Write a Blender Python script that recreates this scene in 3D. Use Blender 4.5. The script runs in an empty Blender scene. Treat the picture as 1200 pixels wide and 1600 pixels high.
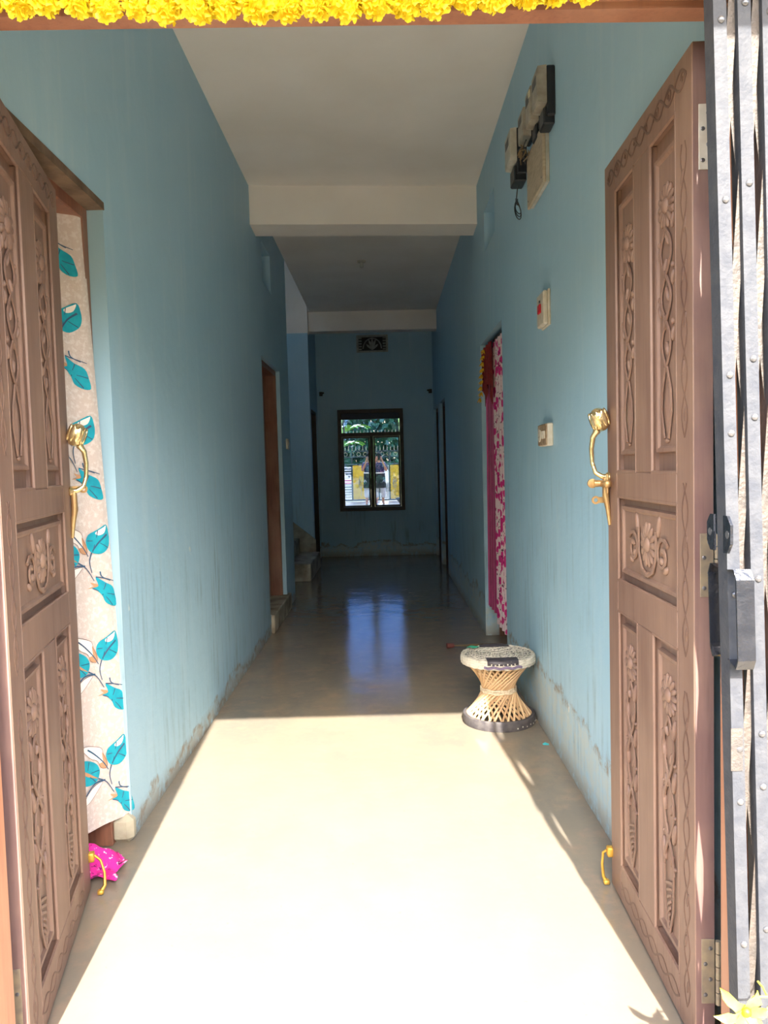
import bpy, bmesh, math, random
from mathutils import Vector, Matrix, Quaternion
random.seed(7)
scene = bpy.context.scene
COL = scene.collection
PI = math.pi
# ------------------------------------------------------------------ camera
PITCH, ROLL, YAW, CAMH = math.radians(3.309), math.radians(1.566), math.radians(-0.1225), 1.3
fwd = Vector((math.sin(YAW) * math.cos(PITCH), math.cos(YAW) * math.cos(PITCH), -math.sin(PITCH)))
r0 = Vector((math.cos(YAW), -math.sin(YAW), 0)); d0 = fwd.cross(r0)
rgt = math.cos(ROLL) * r0 + math.sin(ROLL) * d0
dwn = -math.sin(ROLL) * r0 + math.cos(ROLL) * d0
cam = bpy.data.cameras.new('camera'); cam_o = bpy.data.objects.new('camera', cam); COL.objects.link(cam_o)
cam.sensor_fit = 'HORIZONTAL'; cam.sensor_width = 36; cam.lens = 36.0; cam.clip_start = 0.01; cam.clip_end = 300
m = Matrix.Identity(4)
for i in range(3):
    m[i][0], m[i][1], m[i][2] = rgt[i], -dwn[i], -fwd[i]
m[0][3], m[1][3], m[2][3] = 0, 0, CAMH
cam_o.matrix_world = m
scene.camera = cam_o
# ------------------------------------------------------------------ world, sun, exposure
SUN_DIR = Vector((-0.052, 1.0, -0.80)).normalized()          # way the light travels
w = bpy.data.worlds.new('world'); scene.world = w; w.use_nodes = True
nt = w.node_tree; bg = nt.nodes['Background']
sky = nt.nodes.new('ShaderNodeTexSky'); sky.sky_type = 'NISHITA'; sky.sun_disc = False
sky.sun_elevation = math.asin(-SUN_DIR.z); sky.sun_rotation = math.atan2(-SUN_DIR.x, -SUN_DIR.y)
sky.air_density = 1.2; sky.dust_density = 3.0; sky.ozone_density = 1.0
nt.links.new(sky.outputs[0], bg.inputs[0]); bg.inputs[1].default_value = 0.27
sl = bpy.data.lights.new('sun', 'SUN'); so = bpy.data.objects.new('sun', sl); COL.objects.link(so)
sl.energy = 5.0; sl.angle = math.radians(0.55); sl.color = (1.0, 0.93, 0.82)
so.rotation_euler = SUN_DIR.to_track_quat('-Z', 'Y').to_euler(); so.location = (3, -12, 14)
vs = scene.view_settings
scene.display_settings.display_device = 'sRGB'
vs.view_transform = 'Standard'; vs.look = 'None'; vs.gamma = 1.0; vs.exposure = 2.4; vs.use_curve_mapping = False
scene.cycles.max_bounces = 12; scene.cycles.diffuse_bounces = 8; scene.cycles.glossy_bounces = 6; scene.cycles.transparent_max_bounces = 12

# ------------------------------------------------------------------ helpers
def srgb(r, g, b):
    f = lambda c: (c / 255 / 12.92) if c / 255 <= 0.04045 else ((c / 255 + 0.055) / 1.055) ** 2.4
    return (f(r), f(g), f(b), 1)

class MB:
    def __init__(s): s.v = []; s.f = []; s.mi = []; s.cm = 0
    def add(s, vs, fs):
        o = len(s.v); s.v += [tuple(p) for p in vs]; s.f += [tuple(i + o for i in f) for f in fs]; s.mi += [s.cm] * len(fs); return s
    def box(s, x0, x1, y0, y1, z0, z1):
        v = [(x, y, z) for x in (x0, x1) for y in (y0, y1) for z in (z0, z1)]
        return s.add(v, [(0, 1, 3, 2), (4, 6, 7, 5), (0, 4, 5, 1), (2, 3, 7, 6), (0, 2, 6, 4), (1, 5, 7, 3)])
    def bbox(s, x0, x1, y0, y1, z0, z1, c=0.004):
        """box with chamfered edges"""
        bm = bmesh.new(); bmesh.ops.create_cube(bm, size=1)
        for q in bm.verts: q.co = Vector(((x0 + x1) / 2 + q.co.x * (x1 - x0), (y0 + y1) / 2 + q.co.y * (y1 - y0), (z0 + z1) / 2 + q.co.z * (z1 - z0)))
        c = min(c, abs(x1 - x0) * .45, abs(y1 - y0) * .45, abs(z1 - z0) * .45)
        bmesh.ops.bevel(bm, geom=bm.edges[:], offset=c, segments=1, affect='EDGES')
        s.addbm(bm); return s
    def addbm(s, bm):
        bm.verts.index_update()
        s.add([q.co.copy() for q in bm.verts], [[q.index for q in f.verts] for f in bm.faces]); bm.free()
    def tube(s, pts, r, n=6, flat=None, cap=True):
        pts = [Vector(p) for p in pts]; k = len(pts); rr = r if hasattr(r, '__len__') else [r] * k
        up = None; rings = []
        for i, p in enumerate(pts):
            t = (pts[min(i + 1, k - 1)] - pts[max(i - 1, 0)])
            t = t.normalized() if t.length > 1e-9 else Vector((0, 0, 1))
            if up is None:
                a = Vector((0, 0, 1)) if abs(t.z) < .9 else Vector((1, 0, 0))
                if flat is not None: a = Vector(flat)
                up = (a - t * a.dot(t)).normalized()
            else:
                if flat is not None: up = Vector(flat)
                up = up - t * up.dot(t)
                up = up.normalized() if up.length > 1e-6 else t.orthogonal().normalized()
            sd = t.cross(up)
            fl = 0.55 if flat is not None else 1
            rings.append([p + up * (math.cos(2 * PI * j / n) * rr[i] * fl) + sd * (math.sin(2 * PI * j / n) * rr[i]) for j in range(n)])
        v = [q for rg in rings for q in rg]; f = []
        for i in range(k - 1):
            for j in range(n):
                f.append((i * n + j, i * n + (j + 1) % n, (i + 1) * n + (j + 1) % n, (i + 1) * n + j))
        if cap: f.append(tuple(range(n))); f.append(tuple((k - 1) * n + j for j in range(n)))
        return s.add(v, f)
    def lathe(s, prof, n=20, M=None, cap=True):
        """prof: (r, z) pairs about the z axis, M maps to place"""
        M = M or Matrix.Identity(4); v = []; f = []
        for r, z in prof: v += [M @ Vector((r * math.cos(2 * PI * j / n), r * math.sin(2 * PI * j / n), z)) for j in range(n)]
        for i in range(len(prof) - 1):
            for j in range(n): f.append((i * n + j, i * n + (j + 1) % n, (i + 1) * n + (j + 1) % n, (i + 1) * n + j))
        if cap: f.append(tuple(range(n))); f.append(tuple((len(prof) - 1) * n + j for j in range(n)))
        return s.add(v, f)
    def ell(s, c, rad, M=None, nu=8, nv=6):
        c = Vector(c); M = M or Matrix.Identity(3); v = []; f = []
        for i in range(1, nv):
            a = PI * i / nv
            for j in range(nu):
                b = 2 * PI * j / nu
                v.append(c + M @ Vector((rad[0] * math.sin(a) * math.cos(b), rad[1] * math.sin(a) * math.sin(b), rad[2] * math.cos(a))))
        v.append(c + M @ Vector((0, 0, rad[2]))); v.append(c + M @ Vector((0, 0, -rad[2])))
        for i in range(nv - 2):
            for j in range(nu): f.append((i * nu + j, i * nu + (j + 1) % nu, (i + 1) * nu + (j + 1) % nu, (i + 1) * nu + j))
        t = len(v) - 2
        for j in range(nu): f.append((t, (j + 1) % nu, j)); f.append((t + 1, (nv - 2) * nu + j, (nv - 2) * nu + (j + 1) % nu))
        return s.add(v, f)
    def mesh(s, name, mats, smooth=None):
        me = bpy.data.meshes.new(name); me.from_pydata(s.v, [], s.f)
        bm = bmesh.new(); bm.from_mesh(me); bmesh.ops.recalc_face_normals(bm, faces=bm.faces); bm.to_mesh(me); bm.free()
        for mt in (mats if isinstance(mats, (list, tuple)) else [mats]): me.materials.append(mt)
        if any(s.mi):
            for p, i in zip(me.polygons, s.mi): p.material_index = i
        if smooth is not None:
            me.polygons.foreach_set('use_smooth', [True] * len(me.polygons))
            me.set_sharp_from_angle(angle=math.radians(smooth))
        me.update(); return me
    def build(s, name, mats, parent=None, smooth=40, **tags):
        return put(name, s.mesh(name, mats, smooth), parent, **tags)

def put(name, me, parent=None, loc=None, rot=None, **tags):
    o = bpy.data.objects.new(name, me); COL.objects.link(o)
    if parent: o.parent = parent
    if loc is not None: o.location = loc
    if rot is not None: o.rotation_euler = rot
    tag(o, **tags); return o
def tag(o, label=None, cat=None, group=None, kind=None):
    if label: o['label'] = label
    if cat: o['category'] = cat
    if group: o['group'] = group
    if kind: o['kind'] = kind
    return o
def empty(name, loc=(0, 0, 0), rot=(0, 0, 0), **tags):
    return put(name, None, None, loc, rot, **tags)

# ------------------------------------------------------------------ materials
def mat(name, c1, c2=None, scale=8, rough=.6, metal=0, bump=0, bscale=40, stretch=(1, 1, 1), spec=.5, detail=5, lo=.35, hi=.65, sheen=0):
    mt = bpy.data.materials.new(name); mt.use_nodes = True; t = mt.node_tree; b = t.nodes['Principled BSDF']
    b.inputs['Roughness'].default_value = rough; b.inputs['Metallic'].default_value = metal
    b.inputs['Specular IOR Level'].default_value = spec; b.inputs['Base Color'].default_value = c1
    if sheen: b.inputs['Sheen Weight'].default_value = sheen
    tc = t.nodes.new('ShaderNodeTexCoord'); mp = t.nodes.new('ShaderNodeMapping'); mp.inputs['Scale'].default_value = stretch
    t.links.new(tc.outputs['Object'], mp.inputs[0])
    if c2 is not None:
        n = t.nodes.new('ShaderNodeTexNoise'); n.inputs['Scale'].default_value = scale; n.inputs['Detail'].default_value = detail
        t.links.new(mp.outputs[0], n.inputs['Vector'])
        r = t.nodes.new('ShaderNodeValToRGB'); r.color_ramp.elements[0].position = lo; r.color_ramp.elements[1].position = hi
        r.color_ramp.elements[0].color = c1; r.color_ramp.elements[1].color = c2
        t.links.new(n.outputs['Fac'], r.inputs[0]); t.links.new(r.outputs[0], b.inputs['Base Color'])
    if bump:
        n2 = t.nodes.new('ShaderNodeTexNoise'); n2.inputs['Scale'].default_value = bscale; n2.inputs['Detail'].default_value = 6
        t.links.new(mp.outputs[0], n2.inputs['Vector'])
        bp = t.nodes.new('ShaderNodeBump'); bp.inputs['Strength'].default_value = bump; bp.inputs['Distance'].default_value = .01
        t.links.new(n2.outputs['Fac'], bp.inputs['Height']); t.links.new(bp.outputs[0], b.inputs['Normal'])
    return mt
class NT:
    def __init__(s, mt): s.t = mt.node_tree; s.b = s.t.nodes['Principled BSDF']
    def n(s, typ, **kw):
        x = s.t.nodes.new(typ)
        for k, v in kw.items(): setattr(x, k, v)
        return x
    def l(s, a, b): s.t.links.new(a, b)
    def math(s, op, a, b=None, clamp=False):
        x = s.n('ShaderNodeMath', operation=op); x.use_clamp = clamp
        for i, q in enumerate((a, b)):
            if q is None: continue
            if hasattr(q, 'links'): s.l(q, x.inputs[i])
            else: x.inputs[i].default_value = q
        return x.outputs[0]
    def noise(s, vec, scale, detail=5, rough=.55):
        x = s.n('ShaderNodeTexNoise'); x.inputs['Scale'].default_value = scale; x.inputs['Detail'].default_value = detail; x.inputs['Roughness'].default_value = rough
        s.l(vec, x.inputs['Vector']); return x.outputs['Fac']
    def ramp(s, v, a, b):
        x = s.n('ShaderNodeMapRange'); x.inputs[1].default_value = a; x.inputs[2].default_value = b; x.clamp = True
        s.l(v, x.inputs[0]); return x.outputs[0]
    def mix(s, f, a, b):
        x = s.n('ShaderNodeMix', data_type='RGBA')
        for i, q in ((0, f), (6, a), (7, b)):
            if hasattr(q, 'links'): s.l(q, x.inputs[i])
            else: x.inputs[i].default_value = q
        return x.outputs[2]
    def vec(s, scale=(1, 1, 1), loc=(0, 0, 0)):
        tc = s.n('ShaderNodeTexCoord'); mp = s.n('ShaderNodeMapping'); mp.inputs['Scale'].default_value = scale; mp.inputs['Location'].default_value = loc
        s.l(tc.outputs['Object'], mp.inputs[0]); return mp.outputs[0]
def wall_material(name, base, tide, seed):
    mt = bpy.data.materials.new(name); mt.use_nodes = True; N = NT(mt); b = N.b
    b.inputs['Roughness'].default_value = .55; b.inputs['Specular IOR Level'].default_value = .35
    v = N.vec((1, 1, 1), (seed, seed, 0)); vz = N.vec((6, 6, .7), (seed, 0, 0)); vs_ = N.vec((30, 30, 2.2), (0, seed, 0))
    big = N.noise(v, 1.1, 4); col = N.mix(N.ramp(big, .35, .7), base, [c * k for c, k in zip(base[:3], (.90, .95, .97))] + [1])
    streak = N.noise(vz, 1.6, 6, .65); col = N.mix(N.math('MULTIPLY', N.ramp(streak, .52, .78), .30), col, srgb(205, 222, 226))
    sc = N.noise(vs_, 1.0, 5, .6)
    tc = N.n('ShaderNodeSeparateXYZ'); pos = N.vec(); N.l(pos, tc.inputs[0]); z = tc.outputs[2]
    low = N.ramp(z, 1.7, .5)
    dirty = N.noise(v, 2.3, 6, .62)
    col = N.mix(N.math('MULTIPLY', N.math('MULTIPLY', N.ramp(sc, .5, .72), N.ramp(dirty, .42, .62)), N.math('MULTIPLY', low, .7)), col, srgb(98, 116, 120))
    # damp tide line and flaking above the floor
    hn = N.noise(v, 3.2, 6, .6); hgt = N.math('ADD', N.math('MULTIPLY', hn, .42), tide - .21)
    d = N.math('SUBTRACT', z, hgt)
    fine = N.noise(v, 16, 5, .7)
    belw = N.math('MULTIPLY', N.ramp(d, .02, -.05), N.ramp(fine, .33, .55))
    col = N.mix(N.math('MULTIPLY', belw, .6), col, srgb(196, 200, 190))
    line = N.math('MULTIPLY', N.ramp(N.math('ABSOLUTE', d), .03, .006), N.ramp(fine, .42, .56))
    col = N.mix(N.math('MULTIPLY', line, .85), col, srgb(142, 130, 116))
    base_d = N.math('MULTIPLY', N.ramp(z, .10, .0), N.ramp(fine, .3, .5)); col = N.mix(N.math('MULTIPLY', base_d, .8), col, srgb(140, 132, 118))
    chips = N.noise(v, 9, 4, .5); col = N.mix(N.math('MULTIPLY', N.ramp(chips, .735, .75), N.ramp(z, 2.0, .3)), col, srgb(214, 220, 216))
    N.l(col, b.inputs['Base Color'])
    bp = N.n('ShaderNodeBump'); bp.inputs['Strength'].default_value = .25; bp.inputs['Distance'].default_value = .012
    N.l(N.math('ADD', N.noise(v, 14, 6), N.math('MULTIPLY', line, .6)), bp.inputs['Height']); N.l(bp.outputs[0], b.inputs['Normal'])
    return mt
BLUE = srgb(167, 202, 220)
M = {}
M['wall_l'] = wall_material('blue_wall_paint_a', BLUE, .06, 1.3)
M['wall_r'] = wall_material('blue_wall_paint_b', BLUE, .27, 4.1)
M['wall_b'] = wall_material('blue_wall_paint_c', BLUE, .17, 8.7)
M['cream'] = mat('cream_ceiling_paint', srgb(238, 232, 225), srgb(231, 224, 215), 2, .7, bump=.12, bscale=12)
M['stucco'] = mat('outer_stucco', srgb(205, 190, 160), srgb(190, 175, 148), 3, .8, bump=.3, bscale=30)
M['plaster'] = mat('bare_plaster', srgb(178, 172, 152), srgb(120, 112, 96), 7, .8, bump=.5, bscale=25)
M['dirty_edge'] = mat('brown_dirty_edge', srgb(120, 98, 78), srgb(92, 74, 58), 14, .8, bump=.5, bscale=30)
def floor_material():
    mt = bpy.data.materials.new('polished_cement'); mt.use_nodes = True; N = NT(mt); b = N.b
    v = N.vec(); vl = N.vec((1, .45, 1))
    col = N.mix(N.ramp(N.noise(v, 1.7, 8, .62), .34, .66), srgb(122, 116, 106), srgb(138, 127, 111))
    col = N.mix(N.ramp(N.noise(vl, 3.5, 8, .7), .5, .72), col, srgb(118, 114, 106))
    col = N.mix(N.math('MULTIPLY', N.ramp(N.noise(v, 7, 8, .72), .50, .70), .85), col, srgb(150, 130, 112))
    col = N.mix(N.math('MULTIPLY', N.ramp(N.noise(v, 60, 3, .6), .66, .74), .35), col, srgb(96, 90, 84))
    N.l(col, b.inputs['Base Color'])
    rg = N.n('ShaderNodeMapRange'); rg.inputs[3].default_value = .06; rg.inputs[4].default_value = .22; N.l(N.noise(v, 4, 6), rg.inputs[0]); N.l(rg.outputs[0], b.inputs['Roughness'])
    b.inputs['Specular IOR Level'].default_value = .5
    bp = N.n('ShaderNodeBump'); bp.inputs['Strength'].default_value = .18; bp.inputs['Distance'].default_value = .02
    N.l(N.math('ADD', N.noise(v, 3.4, 3), N.math('MULTIPLY', N.noise(v, 9, 4), .35)), bp.inputs['Height']); N.l(bp.outputs[0], b.inputs['Normal'])
    return mt
M['floor'] = floor_material()
def wood_material(name, a, b_, c, rough=.5):
    mt = bpy.data.materials.new(name); mt.use_nodes = True; N = NT(mt); b = N.b
    v = N.vec((14, 14, 1.1)); v2 = N.vec((60, 60, 3.5)); v0 = N.vec((1.5, 1.5, 1.2))
    col = N.mix(N.ramp(N.noise(v, 1.4, 6, .6), .32, .68), a, b_)
    col = N.mix(N.math('MULTIPLY', N.ramp(N.noise(v2, 1.5, 4), .5, .75), .45), col, c)
    col = N.mix(N.math('MULTIPLY', N.ramp(N.noise(v0, 2, 5), .45, .75), .35), col, srgb(176, 146, 122))
    N.l(col, b.inputs['Base Color']); b.inputs['Roughness'].default_value = rough
    bp = N.n('ShaderNodeBump'); bp.inputs['Strength'].default_value = .15; bp.inputs['Distance'].default_value = .003
    N.l(N.noise(v2, 2, 5), bp.inputs['Height']); N.l(bp.outputs[0], b.inputs['Normal']); return mt
M['wood'] = wood_material('carved_teak', srgb(134, 107, 93), srgb(118, 90, 77), srgb(90, 65, 55))
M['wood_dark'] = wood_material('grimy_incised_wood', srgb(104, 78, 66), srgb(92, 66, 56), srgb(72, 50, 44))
M['wood_edge'] = wood_material('purple_brown_wood', srgb(118, 92, 88), srgb(100, 76, 74), srgb(80, 60, 60))
M['frame_wood'] = wood_material('frame_wood', srgb(176, 124, 94), srgb(158, 106, 80), srgb(128, 84, 66))
M['lintel_wood_shaded'] = wood_material('lintel_wood_shaded', srgb(146, 100, 78), srgb(130, 86, 66), srgb(104, 68, 54))  # darker copy of the frame wood, the lintel's shade put into its colour
M['brown_door'] = wood_material('brown_door_wood', srgb(136, 88, 68), srgb(112, 70, 54), srgb(84, 52, 42), .45)
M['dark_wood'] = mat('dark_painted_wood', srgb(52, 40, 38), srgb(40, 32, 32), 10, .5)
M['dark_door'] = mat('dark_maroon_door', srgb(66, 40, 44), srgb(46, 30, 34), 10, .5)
M['brass'] = mat('brass', srgb(236, 218, 172), srgb(218, 194, 140), 40, .25, .9, bump=.15, bscale=90)
M['old_brass'] = mat('aged_brass', srgb(200, 168, 116), srgb(176, 140, 96), 30, .38, .7)
M['yellow_brass'] = mat('yellow_brass_hook', srgb(224, 182, 82), srgb(206, 160, 66), 30, .4, .6)
M['steel'] = mat('hinge_steel', srgb(206, 202, 192), srgb(188, 182, 170), 30, .4, .2)
M['old_steel'] = mat('stained_hinge_steel', srgb(150, 136, 112), srgb(128, 116, 102), 40, .45, .3)
M['gate'] = mat('black_gate_paint', srgb(58, 61, 68), srgb(70, 72, 77), 30, .6, 0, bump=.2, bscale=120, spec=.2)
M['gate_dark'] = mat('black_gate_enamel', srgb(26, 30, 38), srgb(40, 42, 48), 25, .22, .1, bump=.25, bscale=110, spec=.7)
M['lattice'] = mat('dusty_lattice_paint', srgb(84, 77, 72), srgb(66, 62, 60), 30, .6, 0, bump=.4, bscale=120)
M['rivet'] = mat('rivet_steel', srgb(120, 120, 124), srgb(96, 96, 100), 30, .3, .6)
M['marigold'] = mat('marigold_yellow', srgb(244, 228, 60), srgb(238, 212, 34), 60, .6)
M['paleflower'] = mat('pale_yellow_petal', srgb(190, 184, 84), srgb(178, 170, 48), 30, .5)
M['stem'] = mat('yellow_green_stem', srgb(214, 206, 80), None, rough=.5)
M['smear'] = mat('yellow_smear', srgb(236, 218, 20), None, rough=.5)

# ------------------------------------------------------------------ room shell
XL, XR, H = -0.933, 0.741, 3.372
YB = 11.333
def panel_wall(name, axis, at, thick, a0, a1, z0, z1, holes, mt, **tags):
    """wall slab on plane axis=at growing by thick, spanning a0..a1 by z0..z1, with rectangular openings"""
    A = sorted({a0, a1} | {h[0] for h in holes} | {h[1] for h in holes}); Z = sorted({z0, z1} | {h[2] for h in holes} | {h[3] for h in holes})
    A = [a for a in A if a0 <= a <= a1]; Z = [z for z in Z if z0 <= z <= z1]
    inh = lambda i, j: (i < 0 or j < 0 or i >= len(A) - 1 or j >= len(Z) - 1 or
                        any(h[0] <= (A[i] + A[i + 1]) / 2 <= h[1] and h[2] <= (Z[j] + Z[j + 1]) / 2 <= h[3] for h in holes))
    P = (lambda a, d, z: (at + d, a, z)) if axis == 'x' else (lambda a, d, z: (a, at + d, z))
    mb = MB()
    for i in range(len(A) - 1):
        for j in range(len(Z) - 1):
            if inh(i, j): continue
            x0, x1, y0, y1 = A[i], A[i + 1], Z[j], Z[j + 1]
            mb.add([P(x0, 0, y0), P(x1, 0, y0), P(x1, 0, y1), P(x0, 0, y1)], [(0, 1, 2, 3)])
            mb.add([P(x0, thick, y0), P(x1, thick, y0), P(x1, thick, y1), P(x0, thick, y1)], [(0, 1, 2, 3)])
            for di, dj, e in ((-1, 0, (x0, y0, x0, y1)), (1, 0, (x1, y0, x1, y1)), (0, -1, (x0, y0, x1, y0)), (0, 1, (x0, y1, x1, y1))):
                if inh(i + di, j + dj): mb.add([P(e[0], 0, e[1]), P(e[2], 0, e[3]), P(e[2], thick, e[3]), P(e[0], thick, e[1])], [(0, 1, 2, 3)])
    me = bpy.data.meshes.new(name); me.from_pydata(mb.v, [], mb.f)
    bm = bmesh.new(); bm.from_mesh(me); bmesh.ops.remove_doubles(bm, verts=bm.verts, dist=1e-4); bmesh.ops.recalc_face_normals(bm, faces=bm.faces); bm.to_mesh(me); bm.free()
    me.materials.append(mt); return put(name, me, None, kind='structure', **tags)

MB().box(-3.2, 1.6, 1.30, YB + .2, -.35, 0).build('floor', M['floor'], smooth=None, kind='structure', label='glossy grey-brown polished cement floor of the passage', cat='floor')
panel_wall('wall_left', 'x', XL, -.25, 1.56, 7.70, 0, H, [(1.78, 2.665, 0, 2.205), (6.23, 6.68, 2.81, 3.13), (6.03, 7.06, .15, 2.2)], M['wall_l'], label='pale blue passage wall with the floral curtain doorway', cat='wall')
panel_wall('wall_left_far', 'x', XL - .03, -.25, 10.352, YB, 0, H, [(10.36, 11.2, 0, 2.12)], M['wall_b'], label='short blue wall between the stairs and the end wall', cat='wall')
panel_wall('wall_right', 'x', XR, .25, 1.56, YB, 0, H, [(4.76, 5.80, 0, 2.19), (4.97, 5.47, 2.78, 3.055), (9.22, 10.1, 0, 2.12), (10.38, 11.2, 0, 2.12)], M['wall_r'], label='pale blue passage wall behind the stool and electric meters', cat='wall')
panel_wall('wall_back', 'y', YB, .22, -1.4, 1.2, 0, H, [(-.669, .291, .67, 2.16), (-.36, .10, 2.985, 3.235)], M['wall_b'], label='dark blue end wall with the window', cat='wall')
panel_wall('wall_front', 'y', 1.44, .12, -4.2, 4.2, -.2, 4.4, [(-.865, .737, -.2, 2.285)], M['stucco'], label='outer front wall around the entrance', cat='wall')
MB().box(-1.2, 1.2, 1.5, 7.69, H, H + .18).box(XL, 1.2, 7.69, 10.2, H, H + .18).box(-1.2, 1.2, 10.352, YB + .2, H, H + .18).box(XL - .02, 1.2, 10.2, 10.352, H, H + .18).build('ceiling', M['cream'], smooth=None, kind='structure', label='off-white plaster ceiling of the passage', cat='ceiling')
MB().box(XL - .27, XL - .2, 6.2, 6.71, 2.78, 3.16).build('wall_niche_left', M['wall_l'], smooth=None, kind='structure', label='back of the small niche above the brown door', cat='wall')
MB().box(XR + .2, XR + .27, 4.94, 5.5, 2.75, 3.09).build('wall_niche_right', M['wall_r'], smooth=None, kind='structure', label='back of the small niche above the pink curtains', cat='wall')
# beams (not quite square to the passage)
def beam(name, yl, yr, zb, dep, lab):
    x0, x1 = XL - .02, XR + .02
    v = [(x0, yl, zb), (x1, yr, zb), (x1, yr + dep, zb - .01), (x0, yl + dep, zb - .01), (x0, yl, H + .02), (x1, yr, H + .02), (x1, yr + dep, H + .02), (x0, yl + dep, H + .02)]
    MB().add(v, [(0, 1, 2, 3), (4, 5, 6, 7), (0, 1, 5, 4), (1, 2, 6, 5), (2, 3, 7, 6), (3, 0, 4, 7)]).build(name, M['cream'], smooth=None, kind='structure', label=lab, cat='beam')
beam('trim_2', 5.71, 5.85, 3.095, .25, 'cream ceiling beam crossing the middle of the passage')
beam('trim_3', 10.25, 10.30, 3.118, .14, 'cream ceiling beam before the end wall')
# stairwell beyond the left wall
panel_wall('wall_stairwell_far', 'y', 10.2, .15, -3.2, -1.215, 0, 3.09, [], M['wall_b'], label='blue stairwell wall above the first steps', cat='wall')
MB().box(-1.215, XL - .03, 10.2, 10.352, 0, 3.09).build('wall_stairwell_corner', M['wall_b'], smooth=None, kind='structure', label='blue corner of the stairwell beside the dark door', cat='wall')
MB().box(-3.2, XL - .025, 10.2, 10.35, 3.09, 4.7).build('wall_stairwell_upper', M['cream'], smooth=None, kind='structure', label='cream upper stairwell wall', cat='wall')
MB().box(-3.2, -1.183, 7.55, 7.70, 0, 4.7).box(-1.183, XL, 7.55, 7.70, H + .18, 4.7).build('wall_stairwell_near', M['wall_l'], smooth=None, kind='structure', label='stairwell side wall behind the passage wall', cat='wall')
MB().box(-3.35, -3.2, 7.55, 10.35, 0, 4.7).build('wall_stairwell_end', M['wall_l'], smooth=None, kind='structure', label='stairwell end wall', cat='wall')
MB().box(XL, XL + .12, 7.55, 10.35, H + .18, 4.7).build('wall_stairwell_inner', M['cream'], smooth=None, kind='structure', label='cream stairwell parapet above the passage ceiling', cat='wall')
MB().box(-3.35, -2.9, 7.55, 10.35, 4.7, 4.85).box(-2.1, XL + .12, 7.55, 10.35, 4.7, 4.85).box(-2.9, -2.1, 8.35, 10.35, 4.7, 4.85).box(-2.9, -2.1, 7.55, 7.9, 4.7, 4.85).build('ceiling_stairwell', M['cream'], smooth=None, kind='structure', label='cream stairwell ceiling', cat='ceiling')  # gap in the roof, out of view, added to let daylight into the stairwell
# staircase climbing away from the passage
st = empty('staircase', (-.885, 9.5, 0), label='plastered concrete staircase turning off the passage', cat='staircase', kind='structure')
for i in range(7):
    x1 = -.885 - .27 * i; mb = MB(); mb.bbox(x1 - .27 - (.0 if i < 6 else .2), x1, 8.88, 10.195, 0, .205 + .19 * i, .008)
    for k in range(len(mb.v)): mb.v[k] = (mb.v[k][0] + .885, mb.v[k][1] - 9.5, mb.v[k][2])
    mb.build('step', M['plaster'], st, smooth=None)
mb = MB(); v = [(-.94, 10.18, .19), (-3.0, 10.18, .19), (-3.0, 10.18, 2.05), (-.94, 10.18, .37)]
v += [(x, 10.2, z) for x, y, z in v]
mb.add([(x + .885, y - 9.5, z) for x, y, z in v], [(0, 1, 2, 3), (4, 5, 6, 7), (0, 1, 5, 4), (1, 2, 6, 5), (2, 3, 7, 6), (3, 0, 4, 7)]).build('skirting', M['plaster'], st, smooth=None)
# entrance frame (jambs and lintel), a bit out of level as in the place
tr = empty('trim_1', (0, 1.5, 0), label='brown wooden entrance door frame under the garland', cat='door frame', kind='structure')
def lz(x): return 2.166 - .0148 * x
mb = MB()
for (y0, y1, zz0, zz1) in ((1.515, 1.56, 0, .03), (1.455, 1.56, .014, .075), (1.445, 1.56, .06, .115)):
    v = [(x, y, lz(x) + z) for x in (-.865, .737) for y in (y0 - 1.5, y1 - 1.5) for z in (zz0, zz1)]
    mb.add(v, [(0, 1, 3, 2), (4, 6, 7, 5), (0, 4, 5, 1), (2, 3, 7, 6), (0, 2, 6, 4), (1, 5, 7, 3)])
mb.build('lintel', M['lintel_wood_shaded'], tr, smooth=None)
MB().bbox(.674, .737, -.04, .05, -.02, 2.165, .004).bbox(.690, .737, .045, .06, -.02, 2.165, .002).build('jamb', M['frame_wood'], tr, smooth=None)
MB().bbox(-.865, -.805, -.04, .05, -.02, 2.17, .004).build('jamb', M['frame_wood'], tr, smooth=None)
mb = MB()
for zc, hh, ww in ((.93, .035, .010), (.855, .05, .013), (.80, .05, .012)):
    n = 9; v = [(.6735, .022 + ww * math.cos(2 * PI * j / n) * (1 + .25 * math.sin(3 * j)), zc + hh * .5 * math.sin(2 * PI * j / n)) for j in range(n)]
    mb.add(v + [(x - .001, y, z) for x, y, z in v], [tuple(range(n)), tuple(range(n, 2 * n))] + [(j, (j + 1) % n, n + (j + 1) % n, n + j) for j in range(n)])
mb.build('yellow_smear', M['smear'], tr, label='yellow turmeric smear')

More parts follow.
